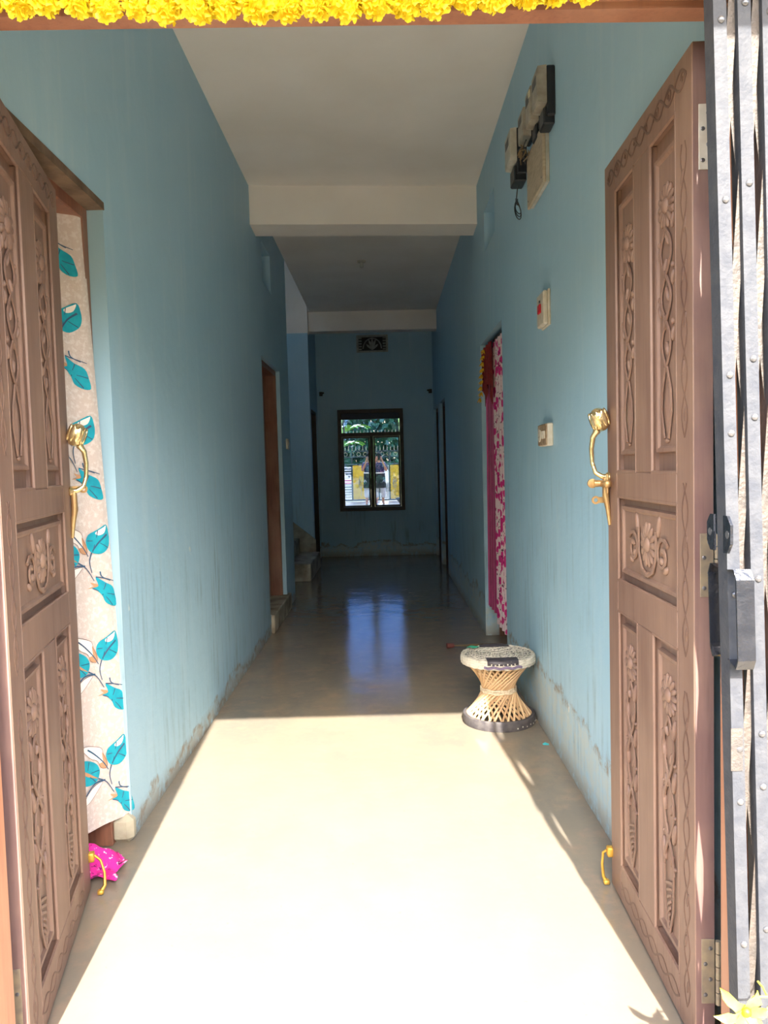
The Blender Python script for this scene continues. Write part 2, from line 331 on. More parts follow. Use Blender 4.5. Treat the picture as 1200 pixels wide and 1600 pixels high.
# ------------------------------------------------------------------ carved entrance leaves
def make_leaf(name, W, HT, hinge, free, sg, label, upper_hinges):
    ang = math.atan2(free[1] - hinge[1], free[0] - hinge[0])
    root = empty(name, (hinge[0], hinge[1], .008), (0, 0, ang), label=label, cat='door', kind='structure')
    P = lambda x, o, z: (x, sg * o, z)                     # o: out of the carved face
    TH = .042
    k = W / .675
    s0, p0, p1, q0, q1, s1 = 0, .10 * k, .275 * k, .40 * k, .575 * k, W
    def blk(nm, x0, x1, z0, z1, o0=-TH, o1=0.0, c=.003, mt='wood', par=None):
        mb = MB(); y = sorted((sg * o0, sg * o1)); mb.bbox(x0, x1, y[0], y[1], z0, z1, c); return mb.build(nm, M[mt], par or root, smooth=None)
    hs = blk('stile', s0, p0, 0, HT); fs = blk('stile', q1, s1, 0, HT)
    MB().box(-.0012, 0, *sorted((-sg * .0405, -sg * .0015)), .004, HT - .004).build('hinge_edge', M['wood_edge'], root, smooth=None)
    zt = dict(top=2.045, u0=1.262, m1=1.192, m0=.952, l1=.862, l0=.105)
    rails = [blk('rail', p0, q1, zt['top'], HT), blk('rail', p0, q1, zt['m1'], zt['u0']), blk('rail', p0, q1, zt['l1'], zt['m0']), blk('rail', p0, q1, 0, zt['l0'])]
    blk('muntin', p1, q0, zt['u0'], zt['top']); blk('muntin', p1, q0, zt['l0'], zt['l1'])
    def tube(mb, pts, r, n=6): mb.tube([P(*p) for p in pts], r, n, flat=(0, 1, 0))
    def petal(mb, x, z, rx, rz, rot, o=.0, t=.006):
        c, s = math.cos(rot), math.sin(rot)
        Mx = Matrix(((c, 0, -s), (0, 1, 0), (s, 0, c)))
        mb.ell(P(x, o, z), (rx, t, rz), Mx, 8, 6)
    def flower(mb, cx, cz, R, o, asp=1.0):
        n = 14
        for i in range(n):
            a = 2 * PI * i / n
            petal(mb, cx + math.cos(a) * R * .66 * asp, cz + math.sin(a) * R * .66, R * .17, R * .36, a - PI / 2, o, .006)
        mb.ell(P(cx, o, cz), (R * .36 * asp, .012, R * .36), None, 12, 8)
    def panel(x0, x1, z0, z1, gap, kind):
        mb = MB(); y = sorted((-sg * .034, -sg * .020)); mb.box(x0, x1, y[0], y[1], z0, z1)
        pn = mb.build('panel', M['wood'], root, smooth=None)
        # raised field with sloped shoulders
        a0, a1, b0, b1 = x0 + .016, x1 - .016, z0 + gap, z1 - gap
        e = .012
        v = [P(a0, -.021, b0), P(a1, -.021, b0), P(a1, -.021, b1), P(a0, -.021, b1)]
        v += [P(a0 + .004, -.006, b0 + .004), P(a1 - .004, -.006, b0 + .004), P(a1 - .004, -.006, b1 - .004), P(a0 + .004, -.006, b1 - .004)]
        v += [P(a0 + e, -.007, b0 + e), P(a1 - e, -.007, b0 + e), P(a1 - e, -.007, b1 - e), P(a0 + e, -.007, b1 - e)]
        g = e + .006
        v += [P(a0 + g, -.013, b0 + g), P(a1 - g, -.013, b0 + g), P(a1 - g, -.013, b1 - g), P(a0 + g, -.013, b1 - g)]
        f = [(12, 13, 14, 15)]
        for r in range(3):
            for j in range(4): f.append((r * 4 + j, r * 4 + (j + 1) % 4, (r + 1) * 4 + (j + 1) % 4, (r + 1) * 4 + j))
        MB().add(v, f).build('raised_field', M['wood'], pn, smooth=None)
        # moulding round the opening
        mm = MB(); r = .0055
        for q in (((x0, z0), (x0, z1)), ((x1, z0), (x1, z1)), ((x0, z0), (x1, z0)), ((x0, z1), (x1, z1))):
            mm.tube([P(q[0][0], -.004, q[0][1]), P(q[1][0], -.004, q[1][1])], r, 6)
        mm.build('moulding', M['wood'], pn, smooth=50)
        cx = (x0 + x1) / 2; o = -.011; Wd = (a1 - a0); ca = MB(); fl = MB()
        if kind == 'tall':
            fz = b1 - .125; flower(fl, cx, fz, Wd * .37, o)
            zt_, zb_ = fz - Wd * .36, b0 + .20; L = zt_ - zb_; amp = Wd * .26
            for ph in (0, PI):
                pts = [(cx + amp * math.sin(ph + 2 * PI * 1.5 * t / 24) * (1 - .25 * t / 24), o + .003, zt_ - L * t / 24) for t in range(25)]
                tube(ca, pts, .0052)
            for i in range(5):
                zz = zt_ - L * (i + .35) / 5; sd = 1 if i % 2 else -1
                petal(ca, cx + sd * Wd * .05, zz, .007, .020, .35 * sd, o, .007); petal(ca, cx + sd * Wd * .30, zz + .03, .006, .017, -.3 * sd, o, .007)
                ca.ell(P(cx + sd * Wd * .30, o, zz + .058), (.0075, .007, .0075), None, 7, 5)
            for sd in (-1, 1): tube(ca, [(cx + sd * .006, o + .003, zb_), (cx + sd * Wd * .20, o + .003, zb_ - .055), (cx + sd * Wd * .24, o + .003, zb_ - .10), (cx + sd * .014, o + .003, b0 + .035)], .0052)
            petal(ca, cx, b0 + .105, Wd * .13, .062, 0, o - .002, .007); petal(ca, cx, b0 + .03, .012, .006, 0, o, .006)
        elif kind == 'low':
            fz = b1 - .10; flower(fl, cx, fz, Wd * .36, o)
            zt_, zb_ = fz - Wd * .36, b0 + .17; L = zt_ - zb_; amp = Wd * .24
            for ph in (0, PI):
                tube(ca, [(cx + amp * math.sin(ph + 2 * PI * 1.25 * t / 20), o + .003, zt_ - L * t / 20) for t in range(21)], .0055)
            for i in range(6):
                zz = zt_ - L * (i + .4) / 6; sd = 1 if i % 2 else -1
                petal(ca, cx + sd * Wd * .24, zz, .009, .030, -.25 * sd, o, .008); petal(ca, cx - sd * Wd * .12, zz - .01, .007, .018, .4 * sd, o, .007)
                ca.ell(P(cx - sd * Wd * .27, o, zz - .02), (.005, .006, .005), None, 6, 5)
            for i in range(7): tube(ca, [(cx - Wd * .16 + .004 * i, o + .002, b0 + .145 - i * .017), (cx + .004, o + .003, b0 + .135 - i * .017), (cx + Wd * .17 - .004 * i, o + .002, b0 + .125 - i * .017)], .004)
            for sd in (-1, 1): tube(ca, [(cx + sd * Wd * .22, o + .003, zb_), (cx + sd * Wd * .2, o + .003, b0 + .08), (cx + sd * .004, o + .003, b0 + .015)], .0045)
        else:
            cz = (b0 + b1) / 2; flower(fl, cx, cz + .005, .058, o)
            for sd in (-1, 1):
                tube(ca, [(cx + sd * .070, o + .003, cz + .045), (cx + sd * .068, o + .003, cz - .02), (cx + sd * .045, o + .003, cz - .06), (cx + sd * .004, o + .003, cz - .075)], .006)
                sp = [(cx + sd * (.115 + (.045 - .0022 * t) * math.cos(.55 * t + .6)), o + .003, cz - .012 + (.045 - .0022 * t) * math.sin(.55 * t + .6)) for t in range(16)]
                tube(ca, sp, .0055)
                petal(ca, cx + sd * .085, cz + .058, .009, .03, -.25 * sd, o, .007); petal(ca, cx + sd * .135, cz - .045, .016, .009, .5 * sd, o, .007)
                petal(ca, cx + sd * .105, cz - .025, .014, .010, -.5 * sd, o, .007); ca.ell(P(cx + sd * .12, o, cz + .0), (.007, .008, .007), None, 6, 5)
            petal(ca, cx, cz - .072, .02, .008, 0, o, .007)
        fl.build('carved_flower', M['wood'], pn, smooth=60); ca.build('carved_vine', M['wood'], pn, smooth=60)
    panel(p0, p1, zt['u0'], zt['top'], .045, 'tall'); panel(q0, q1, zt['u0'], zt['top'], .045, 'tall')
    panel(p0, q1, zt['m0'], zt['m1'], .022, 'mid')
    panel(p0, p1, zt['l0'], zt['l1'], .03, 'low'); panel(q0, q1, zt['l0'], zt['l1'], .03, 'low')
    # incised scrollwork on the top rail, hinge stile and bottom rail
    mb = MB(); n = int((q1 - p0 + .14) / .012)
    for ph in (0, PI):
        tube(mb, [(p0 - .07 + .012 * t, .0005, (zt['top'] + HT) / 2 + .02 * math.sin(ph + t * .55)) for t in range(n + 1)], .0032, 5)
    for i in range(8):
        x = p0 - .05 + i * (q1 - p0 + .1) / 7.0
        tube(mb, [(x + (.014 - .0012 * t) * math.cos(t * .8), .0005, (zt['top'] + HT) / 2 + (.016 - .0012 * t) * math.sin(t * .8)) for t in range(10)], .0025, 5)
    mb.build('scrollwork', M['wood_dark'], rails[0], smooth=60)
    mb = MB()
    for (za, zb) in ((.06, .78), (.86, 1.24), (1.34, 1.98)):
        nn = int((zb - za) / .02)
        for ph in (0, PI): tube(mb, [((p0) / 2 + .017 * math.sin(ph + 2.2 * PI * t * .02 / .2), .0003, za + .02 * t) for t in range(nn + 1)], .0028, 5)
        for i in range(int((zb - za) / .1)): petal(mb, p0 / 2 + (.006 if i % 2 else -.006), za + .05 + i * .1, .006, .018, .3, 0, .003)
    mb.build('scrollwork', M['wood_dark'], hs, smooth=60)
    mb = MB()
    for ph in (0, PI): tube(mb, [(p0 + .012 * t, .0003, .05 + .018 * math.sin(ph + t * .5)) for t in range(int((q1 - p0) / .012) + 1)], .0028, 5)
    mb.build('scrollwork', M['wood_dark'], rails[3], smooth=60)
    # hinges: plate on the edge, knuckle towards the jamb
    for (z0, z1, mt) in upper_hinges:
        mb = MB(); mb.bbox(-.0035, -.001, *sorted((-sg * .012, -sg * .040)), z0, z1, .0006)
        h = mb.build('hinge', M[mt], root, smooth=None)
        kn = MB(); nseg = 5
        for i in range(nseg):
            za, zb = z0 + (z1 - z0) * i / nseg + .001, z0 + (z1 - z0) * (i + 1) / nseg - .001
            kn.lathe([(.0055, za), (.0055, zb)], 10, Matrix.Translation((-.008, -sg * .0455, 0)))
        kn.build('knuckle', M[mt], h, smooth=40)
        for i in range(4):
            zz = z0 + (z1 - z0) * (.14 + .24 * i); oo = -sg * (.020 if i % 2 == 0 else .031)
            sc = MB().lathe([(.0045, 0), (.0045, .0008), (.0032, .0016)], 10, Matrix.Translation((-.0035, oo, zz)) @ Matrix.Rotation(-PI / 2, 4, 'Y'))
            a = .6 * i; d = Vector((0, math.cos(a), math.sin(a))) * .0032
            sc.build('screw', M['rivet'], h, smooth=40)
    # brass pull: bud on top, curved grip, foot rose
    x = s1 - .022
    hd = empty('handle'); hd.parent = root; hd.location = P(x, 0, 0)
    HL = lambda xx, o, z: (xx, sg * o, z)
    pts = [(0, .034, 1.385), (.006, .046, 1.365), (.010, .050, 1.33), (.010, .048, 1.29), (.006, .040, 1.26), (.0, .022, 1.248), (0, .0, 1.246)]
    cat = []
    for i in range(len(pts) - 1):
        for t in range(4):
            f = t / 4; cat.append(tuple(pts[i][k_] * (1 - f) + pts[i + 1][k_] * f for k_ in range(3)))
    cat.append(pts[-1]); nn = len(cat)
    MB().tube([HL(*p) for p in cat], [.010 - .0035 * math.sin(PI * i / nn) if i > 1 else .011 for i in range(nn)], 10).build('grip', M['brass'], hd, smooth=60)
    b = MB()
    Mb = Matrix.Translation(HL(-.004, .017, 1.383)) @ Matrix.Rotation(-sg * .35, 4, 'X')
    b.lathe([(.008, 0), (.020, .010), (.027, .028), (.027, .046), (.020, .060), (.011, .067), (.003, .069)], 14, Mb)
    for i in range(9):
        a = 2 * PI * i / 9; R3 = Mb.to_3x3() @ Matrix.Rotation(a, 3, 'Z')
        b.ell(Mb @ Vector((.0235 * math.cos(a), .0235 * math.sin(a), .036)), (.006, .0085, .027), R3, 6, 6)
    b.tube([HL(-.004, .022, 1.41), HL(-.004, -.001, 1.41)], .008, 8)
    b.build('rosebud', M['brass'], hd, smooth=50)
    MB().lathe([(.013, 0), (.0155, .004), (.012, .009), (.007, .016)], 14, Matrix.Translation(HL(0, 0, 1.246)) @ Matrix.Rotation(-sg * PI / 2, 4, 'X')).build('foot', M['brass'], hd, smooth=50)
    f = MB().tube([HL(.0, .012, 1.245), HL(0, .012, 1.19), HL(-.004, .007, 1.15), HL(-.008, .003, 1.105)], [.009, .010, .007, .005], 8)
    f.build('backplate', M['old_brass'], hd, smooth=50)
    if sg > 0:
        lt = MB().tube([HL(.0, .045, 1.228), HL(-.004, .02, 1.228), HL(-.012, -.002, 1.226)], [.011, .009, .009], 10)
        lt.lathe([(.005, -.004), (.014, -.003), (.014, .006), (.005, .008)], 14, Matrix.Translation(HL(.012, .048, 1.228)) @ Matrix.Rotation(PI / 2, 4, 'Y'))
        lt.tube([HL(-.045, .020, 1.228), HL(0, .022, 1.226)], .0095, 10); lt.ell(HL(-.05, .020, 1.228), (.012, .012, .012), None, 10, 8)
        lt.tube([HL(-.05, .02, 1.20), HL(-.05, .02, 1.255)], .004, 8)
        lt.build('latch_bolt', M['old_brass'], hd, smooth=50)
    # hasp: flat eye sticking out past the edge
    n = 12; zz = 1.178 if sg > 0 else 1.252; x0_ = .018
    ring = [(math.cos(2 * PI * i / n), math.sin(2 * PI * i / n)) for i in range(n)]
    yo = lambda o: sg * o
    hp = MB(); hp.bbox(x0_ - .002, x0_ + .002, *sorted((yo(-.004), yo(.03))), zz - .009, zz + .009, .001)
    vv = []
    for rr in (.0125, .006):
        for dx in (-.002, .002): vv += [(x0_ + dx, yo(.037) + rr * c, zz + rr * s) for c, s in ring]
    ff = []
    for i in range(n):
        j = (i + 1) % n
        ff += [(i, j, n + j, n + i), (2 * n + i, 2 * n + j, 3 * n + j, 3 * n + i), (i, j, 2 * n + j, 2 * n + i), (n + i, n + j, 3 * n + j, 3 * n + i)]
    hp.add(vv, ff); hp.build('hasp', M['old_brass'], hd, smooth=40)
    # floor hook at the foot of the free stile
    hk = MB(); xx = s1 - .006
    y = sorted((yo(-.004), yo(.016))); hk.bbox(xx - .012, xx + .010, y[0], y[1], .088, .118, .003)
    if sg > 0: path = [(xx + .0, .016, .106), (xx + .004, .026, .098), (xx + .006, .029, .06), (xx + .004, .026, .022), (xx, .018, .006)]
    else: path = [(xx, .016, .106), (xx - .004, .034, .090), (xx - .015, .046, .055), (xx - .03, .048, .022), (xx - .04, .036, .006)]
    hk.tube([P(*p) for p in path], [.004, .004, .004, .005, .007], 8)
    e = path[-1]; hk.bbox(e[0] - .009, e[0] + .009, *sorted((yo(e[1] - .009), yo(e[1] + .009))), .0, .014, .003)
    hk.build('floor_hook', M['yellow_brass'], root, smooth=50)
    return root
make_leaf('door_1', .675, 2.142, (.649, 1.616), (.664, 2.291), 1, 'carved brown door leaf standing open beside the folding gate', [(1.884, 2.015, 'steel'), (1.0, 1.135, 'old_steel'), (.105, .25, 'old_steel')])
make_leaf('door_2', .755, 2.145, (-.803, 1.600), (-.957, 2.34), -1, 'carved brown door leaf standing open over the floral curtain', [(1.884, 2.015, 'steel'), (1.0, 1.135, 'old_steel'), (.09, .235, 'old_steel')])

# ------------------------------------------------------------------ more materials
M['mirror'] = None
def glass_material():
    mt = bpy.data.materials.new('reflective_tinted_glass'); mt.use_nodes = True; t = mt.node_tree; t.nodes.remove(t.nodes['Principled BSDF'])
    g = t.nodes.new('ShaderNodeBsdfGlossy'); g.inputs['Color'].default_value = (.42, .52, .76, 1); g.inputs['Roughness'].default_value = .004
    tr_ = t.nodes.new('ShaderNodeBsdfTransparent'); tr_.inputs['Color'].default_value = (.50, .68, .95, 1)
    mx = t.nodes.new('ShaderNodeMixShader'); mx.inputs[0].default_value = .6
    t.links.new(tr_.outputs[0], mx.inputs[1]); t.links.new(g.outputs[0], mx.inputs[2]); t.links.new(mx.outputs[0], t.nodes['Material Output'].inputs[0])
    return mt
M['mirror'] = glass_material()
M['win_frame'] = mat('dark_window_wood', srgb(58, 42, 36), srgb(40, 30, 28), 20, .45)
M['navy'] = mat('navy_board', srgb(30, 44, 70), srgb(24, 36, 58), 10, .5)
M['meter_grey'] = mat('dusty_grey_plastic', srgb(168, 162, 148), srgb(140, 132, 118), 20, .5)
M['meter_white'] = mat('dusty_white_plastic', srgb(196, 194, 184), srgb(170, 166, 152), 20, .45)
M['black_plastic'] = mat('black_plastic', srgb(30, 32, 38), srgb(40, 42, 46), 20, .4)
M['ply'] = mat('meter_board_wood', srgb(186, 170, 146), srgb(164, 148, 124), 10, .6, stretch=(1, 2, 8))
M['wire'] = mat('dark_wire', srgb(34, 40, 46), None, rough=.45)
M['straw'] = mat('tan_wire', srgb(120, 100, 70), None, rough=.7)
M['switch'] = mat('ivory_switch', srgb(214, 206, 190), srgb(196, 184, 162), 30, .4)
M['switch_b'] = mat('brown_stained_switch', srgb(184, 160, 130), srgb(132, 106, 80), 40, .5)
M['red'] = mat('red_plastic', srgb(200, 24, 40), None, rough=.35)
M['cane'] = mat('bamboo_cane', srgb(222, 196, 158), srgb(202, 168, 126), 20, .45, stretch=(1, 1, .2))
_N = NT(M['cane']); _oi = _N.n('ShaderNodeObjectInfo'); _src = _N.b.inputs['Base Color'].links[0].from_socket
_N.l(_N.mix(_N.math('MULTIPLY', _oi.outputs['Random'], .75), _src, srgb(150, 112, 74)), _N.b.inputs['Base Color'])
M['tyre'] = mat('black_rubber', srgb(66, 62, 66), srgb(88, 84, 84), 30, .6, bump=.3, bscale=60)
M['rexine'] = mat('dark_rexine', srgb(58, 54, 60), srgb(72, 68, 76), 30, .45)
M['purple'] = mat('purple_binding', srgb(128, 114, 140), srgb(104, 90, 116), 60, .8)
M['green_scrap'] = mat('green_scrap', srgb(30, 170, 130), srgb(20, 140, 110), 30, .5)
M['teal_scrap'] = mat('teal_scrap', srgb(60, 170, 180), None, rough=.5)
M['bulb'] = mat('opal_bulb', srgb(225, 225, 222), None, rough=.2)
M['magenta'] = mat('magenta_cloth', srgb(190, 20, 110), srgb(160, 14, 92), 12, .75, bump=.2, bscale=120, sheen=.3)
M['red_cloth'] = mat('red_net_cloth', srgb(150, 30, 26), srgb(112, 18, 18), 40, .7, bump=.4, bscale=120)
M['gold'] = mat('gold_fringe', srgb(236, 196, 30), srgb(200, 150, 20), 80, .5)
M['grille'] = mat('cement_grille', srgb(176, 182, 180), srgb(150, 156, 154), 20, .8)
M['hook'] = mat('dark_hook', srgb(30, 34, 38), None, rough=.5)

# ------------------------------------------------------------------ window_1 in the end wall
def px_dir(x, y): return (fwd + rgt * ((x - 600) / 1200) + dwn * ((y - 800) / 1200)).normalized()
wn = empty('window_1', (-.19, YB, .67), label='dark framed window with mirror-like tinted panes', cat='window', kind='structure')
L3 = lambda x, y, z: (x + .19, y - YB, z - .67)
def wbox(nm, x0, x1, y0, y1, z0, z1, mt, par=None):
    a = L3(x0, y0, z0); b = L3(x1, y1, z1); return MB().bbox(a[0], b[0], a[1], b[1], a[2], b[2], .004).build(nm, M[mt], par or wn, smooth=None)
y0, y1 = YB - .025, YB + .08
fr = wbox('frame', -.669, -.615, y0, y1, .67, 2.16, 'win_frame'); wbox('frame', .237, .291, y0, y1, .67, 2.16, 'win_frame')
wbox('frame', -.62, .242, y0, y1, 2.105, 2.16, 'win_frame'); wbox('frame', -.62, .242, y0, y1, .67, .725, 'win_frame')
wbox('transom', -.62, .242, y0, y1, 1.765, 1.82, 'win_frame'); wbox('mullion', -.206, -.154, y0 + .004, y1, .72, 1.77, 'win_frame')
wbox('blind_board', -.615, .237, YB + .0, YB + .03, 2.015, 2.105, 'navy')
for (x0, x1) in ((-.613, -.208), (-.152, .235)):
    s = MB()
    for (a0, a1, b0, b1) in ((x0, x0 + .022, .727, 1.763), (x1 - .022, x1, .727, 1.763), (x0 + .022, x1 - .022, .727, .75), (x0 + .022, x1 - .022, 1.74, 1.763)):
        p = L3(a0, YB + .006, b0); q = L3(a1, YB + .045, b1); s.box(p[0], q[0], p[1], q[1], p[2], q[2])
    s.build('sash', M['win_frame'], wn, smooth=None)
def pane(x0, x1, z0, z1, px):
    n = -px_dir(*px); r = Vector((0, 0, 1)).cross(n).normalized(); u = n.cross(r).normalized()
    c = Vector(L3((x0 + x1) / 2, YB + .025, (z0 + z1) / 2)); a, b = (x1 - x0) / 2, (z1 - z0) / 2; t = .002
    v = [c + r * (i * a) + u * (j * b) + n * (k * t) for i in (-1, 1) for j in (-1, 1) for k in (-1, 1)]
    MB().add(v, [(0, 1, 3, 2), (4, 6, 7, 5), (0, 4, 5, 1), (2, 3, 7, 6), (0, 2, 6, 4), (1, 5, 7, 3)]).build('pane', M['mirror'], wn, smooth=None)
pane(-.595, -.225, .745, 1.745, (577, 715)); pane(-.135, .218, .745, 1.745, (592, 715)); pane(-.6, .225, 1.82, 2.02, (584, 692))
# jaali vent above
vg = empty('vent_grille', (-.13, YB, 3.11), label='small cement lattice vent high on the end wall', cat='vent', kind='thing')
mb = MB()
for (a0, a1, b0, b1) in ((-.23, .23, -.125, -.10), (-.23, .23, .10, .125), (-.23, -.20, -.1, .1), (.20, .23, -.1, .1)): mb.box(a0, a1, -.012, .06, b0, b1)
mb.build('rim', M['grille'], vg, smooth=None)
for i in range(5):
    for sd in (-1, 1): MB().bbox(sd * .175 - .022, sd * .175 + .022, -.004, .03, -.085 + i * .04, -.068 + i * .04, .003).build('slat', M['grille'], vg, smooth=None)
mb = MB()
for i in range(5):
    a = -PI / 2 + (i - 2) * .55 + PI; pts = [(math.cos(a + PI) * .095 * t * -1, .01, -.085 + abs(math.sin(a)) * .17 * t) for t in (0, .35, .7, 1)]
    mb.tube(pts, [.008, .014, .016, .004], 6)
mb.tube([(.135 * math.cos(t * PI / 8), .01, -.07 + .15 * math.sin(t * PI / 8)) for t in range(9)], .009, 6)
mb.build('lotus_tracery', M['grille'], vg, smooth=50)
MB().box(-.225, .225, .05, .09, -.115, .115).build('backing', M['black_plastic'], vg, smooth=None)
for nm, x, z in (('a', -.90, 2.40), ('b', .70, 2.40)):
    h = empty('wall_bracket', (x, YB, z), label=('small dark pipe bracket high on end wall beside the stair-side door' if nm == 'a' else 'small dark pipe bracket high on end wall beside the dark doorways'), cat='bracket')
    MB().bbox(-.025, .025, -.012, 0, -.03, .03, .003).build('plate', M['hook'], h, smooth=None); MB().tube([(0, -.01, 0), (0, -.06, 0), (.03 if nm == 'a' else -.03, -.09, .0), (.05 if nm == 'a' else -.05, -.09, .01)], .012, 8).build('arm', M['hook'], h)

# ------------------------------------------------------------------ inner doors and thresholds
def inner_door(name, side, y0, y1, z0, z1, rec, dep, mt, label, leaf=True):
    """wooden frame set back in the wall, closed leaf behind it; side -1 left wall, +1 right wall"""
    X = (XL if side < 0 else XR); f0 = X + side * rec; f1 = f0 + side * dep
    r = empty(name, (f0, (y0 + y1) / 2, z0), label=label, cat='door', kind='structure'); cy = (y0 + y1) / 2
    xs = sorted((0, side * dep)); h = (y1 - y0) / 2; w_ = .045
    MB().bbox(xs[0], xs[1], -h, -h + w_, 0, z1 - z0, .003).build('jamb', M[mt], r, smooth=None)
    MB().bbox(xs[0], xs[1], h - w_, h, 0, z1 - z0, .003).build('jamb', M[mt], r, smooth=None)
    MB().bbox(xs[0], xs[1], -h + w_, h - w_, z1 - z0 - w_, z1 - z0, .003).build('head', M[mt], r, smooth=None)
    lx = sorted((side * (dep - .045), side * (dep - .01)))
    lf = MB().box(lx[0], lx[1], -h + w_, h - w_, 0, z1 - z0 - w_).build('leaf', M[mt], r, smooth=None)
    for k in range(3):
        hh = (z1 - z0 - .3) / 3; a = .1 + k * (hh + .05); px_ = sorted((side * (dep - .055), side * (dep - .045)))
        MB().bbox(px_[0], px_[1], -h + w_ + .1, h - w_ - .1, a, a + hh, .006).build('panel', M[mt], lf, smooth=None)
    return r
inner_door('door_3', -1, 6.03, 7.06, .15, 2.2, .035, .15, 'brown_door', 'brown wooden door and frame above a cement doorstep')
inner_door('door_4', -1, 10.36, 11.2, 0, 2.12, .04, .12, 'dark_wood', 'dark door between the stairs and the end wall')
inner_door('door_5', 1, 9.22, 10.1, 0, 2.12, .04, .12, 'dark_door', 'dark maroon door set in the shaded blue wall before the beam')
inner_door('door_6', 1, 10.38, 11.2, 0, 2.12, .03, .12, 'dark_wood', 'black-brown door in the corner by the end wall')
inner_door('door_7', 1, 4.76, 5.80, 0, 2.19, .10, .14, 'brown_door', 'brown door frame behind the pink curtains')
inner_door('door_8', -1, 1.78, 2.665, 0, 2.205, .055, .18, 'brown_door', 'brown door frame behind the floral curtain')
MB().bbox(XL - .2, XL + .028, 6.06, 7.17, .0, .152, .008).build('doorstep', M['plaster'], smooth=None, kind='structure', label='raised cement doorstep under the brown door', cat='doorstep')
v = [(XL + .004, 1.8, 2.20), (XL + .004, 2.668, 2.20), (XL - .055, 2.668, 2.20), (XL - .055, 1.8, 2.20), (XL + .004, 1.8, 2.235), (XL + .003, 2.668, 2.225), (XL - .055, 2.668, 2.225), (XL - .055, 1.8, 2.235)]
MB().add(v, [(0, 1, 2, 3), (4, 5, 6, 7), (0, 1, 5, 4), (1, 2, 6, 5), (2, 3, 7, 6), (3, 0, 4, 7)]).build('trim_4', M['dirty_edge'], smooth=None, kind='structure', label='rough brown unpainted edge above the floral curtain doorway', cat='trim')
MB().bbox(XL - .07, XL + .012, 2.63, 2.69, 0, .10, .02).build('trim_5', M['plaster'], smooth=None, kind='structure', label='bare plaster patch at the foot of the floral curtain doorway', cat='trim')

# ------------------------------------------------------------------ floral curtain
M['curtain'] = mat('cream_curtain', srgb(206, 192, 184), srgb(218, 208, 202), 70, .85, bump=.25, bscale=200, lo=.5, hi=.62, sheen=.2)
M['p_teal'] = mat('teal_print', srgb(16, 150, 172), srgb(20, 168, 186), 30, .85)
M['p_navy'] = mat('slate_print', srgb(70, 84, 112), srgb(40, 90, 120), 30, .85)
M['p_tan'] = mat('tan_print', srgb(196, 148, 110), None, rough=.85)
M['p_white'] = mat('white_print', srgb(240, 232, 224), None, rough=.85)
M['p_brown'] = mat('brown_print', srgb(128, 100, 96), None, rough=.85)
def cpos(u, z, off=0.0):
    """floral curtain: u runs from the jamb edge inwards; it swings across the opening, then hangs along the frame"""
    t = max(0, min(1, (2.16 - z) / 2.06)); ex = -1.0 + .066 * t; ey = 2.632 + .052 * t
    dx, dy = -.487, -.873
    if u < .24: x, y = ex + dx * u, ey + dy * u
    else: x, y = ex + dx * .24 - .03 * (1 - math.exp(-(u - .24) * 4)), ey + dy * .24 - (u - .24) * .92
    fold = .010 * math.sin(u * 34 + .6) * (.35 + .9 * (1 - t)) + .006 * math.sin(u * 61) * (1 - t)
    return Vector((x + fold * .87 - dy * off, y - fold * .48 + dx * off, z))
cu = empty('floral_curtain', (-1.0, 2.3, 2.16), label='cream doorway curtain printed with teal leaves', cat='curtain')
CO = Vector((-1.0, 2.3, 2.16))
NU, NZ = 60, 40; v = []; f = []
for j in range(NZ + 1):
    for i in range(NU + 1):
        u = .86 * i / NU; z = 2.165 - (2.165 - (.095 + .03 * u)) * j / NZ
        v.append(cpos(u, z) - CO)
for j in range(NZ):
    for i in range(NU): a = j * (NU + 1) + i; f.append((a, a + 1, a + NU + 2, a + NU + 1))
cl = MB().add(v, f).build('cloth', M['curtain'], cu, smooth=80)
MB().tube([(-.10, -.50, .012), (-.06, 0, .012), (.0, .35, .012)], .006, 8).build('rod', M['hook'], cu)
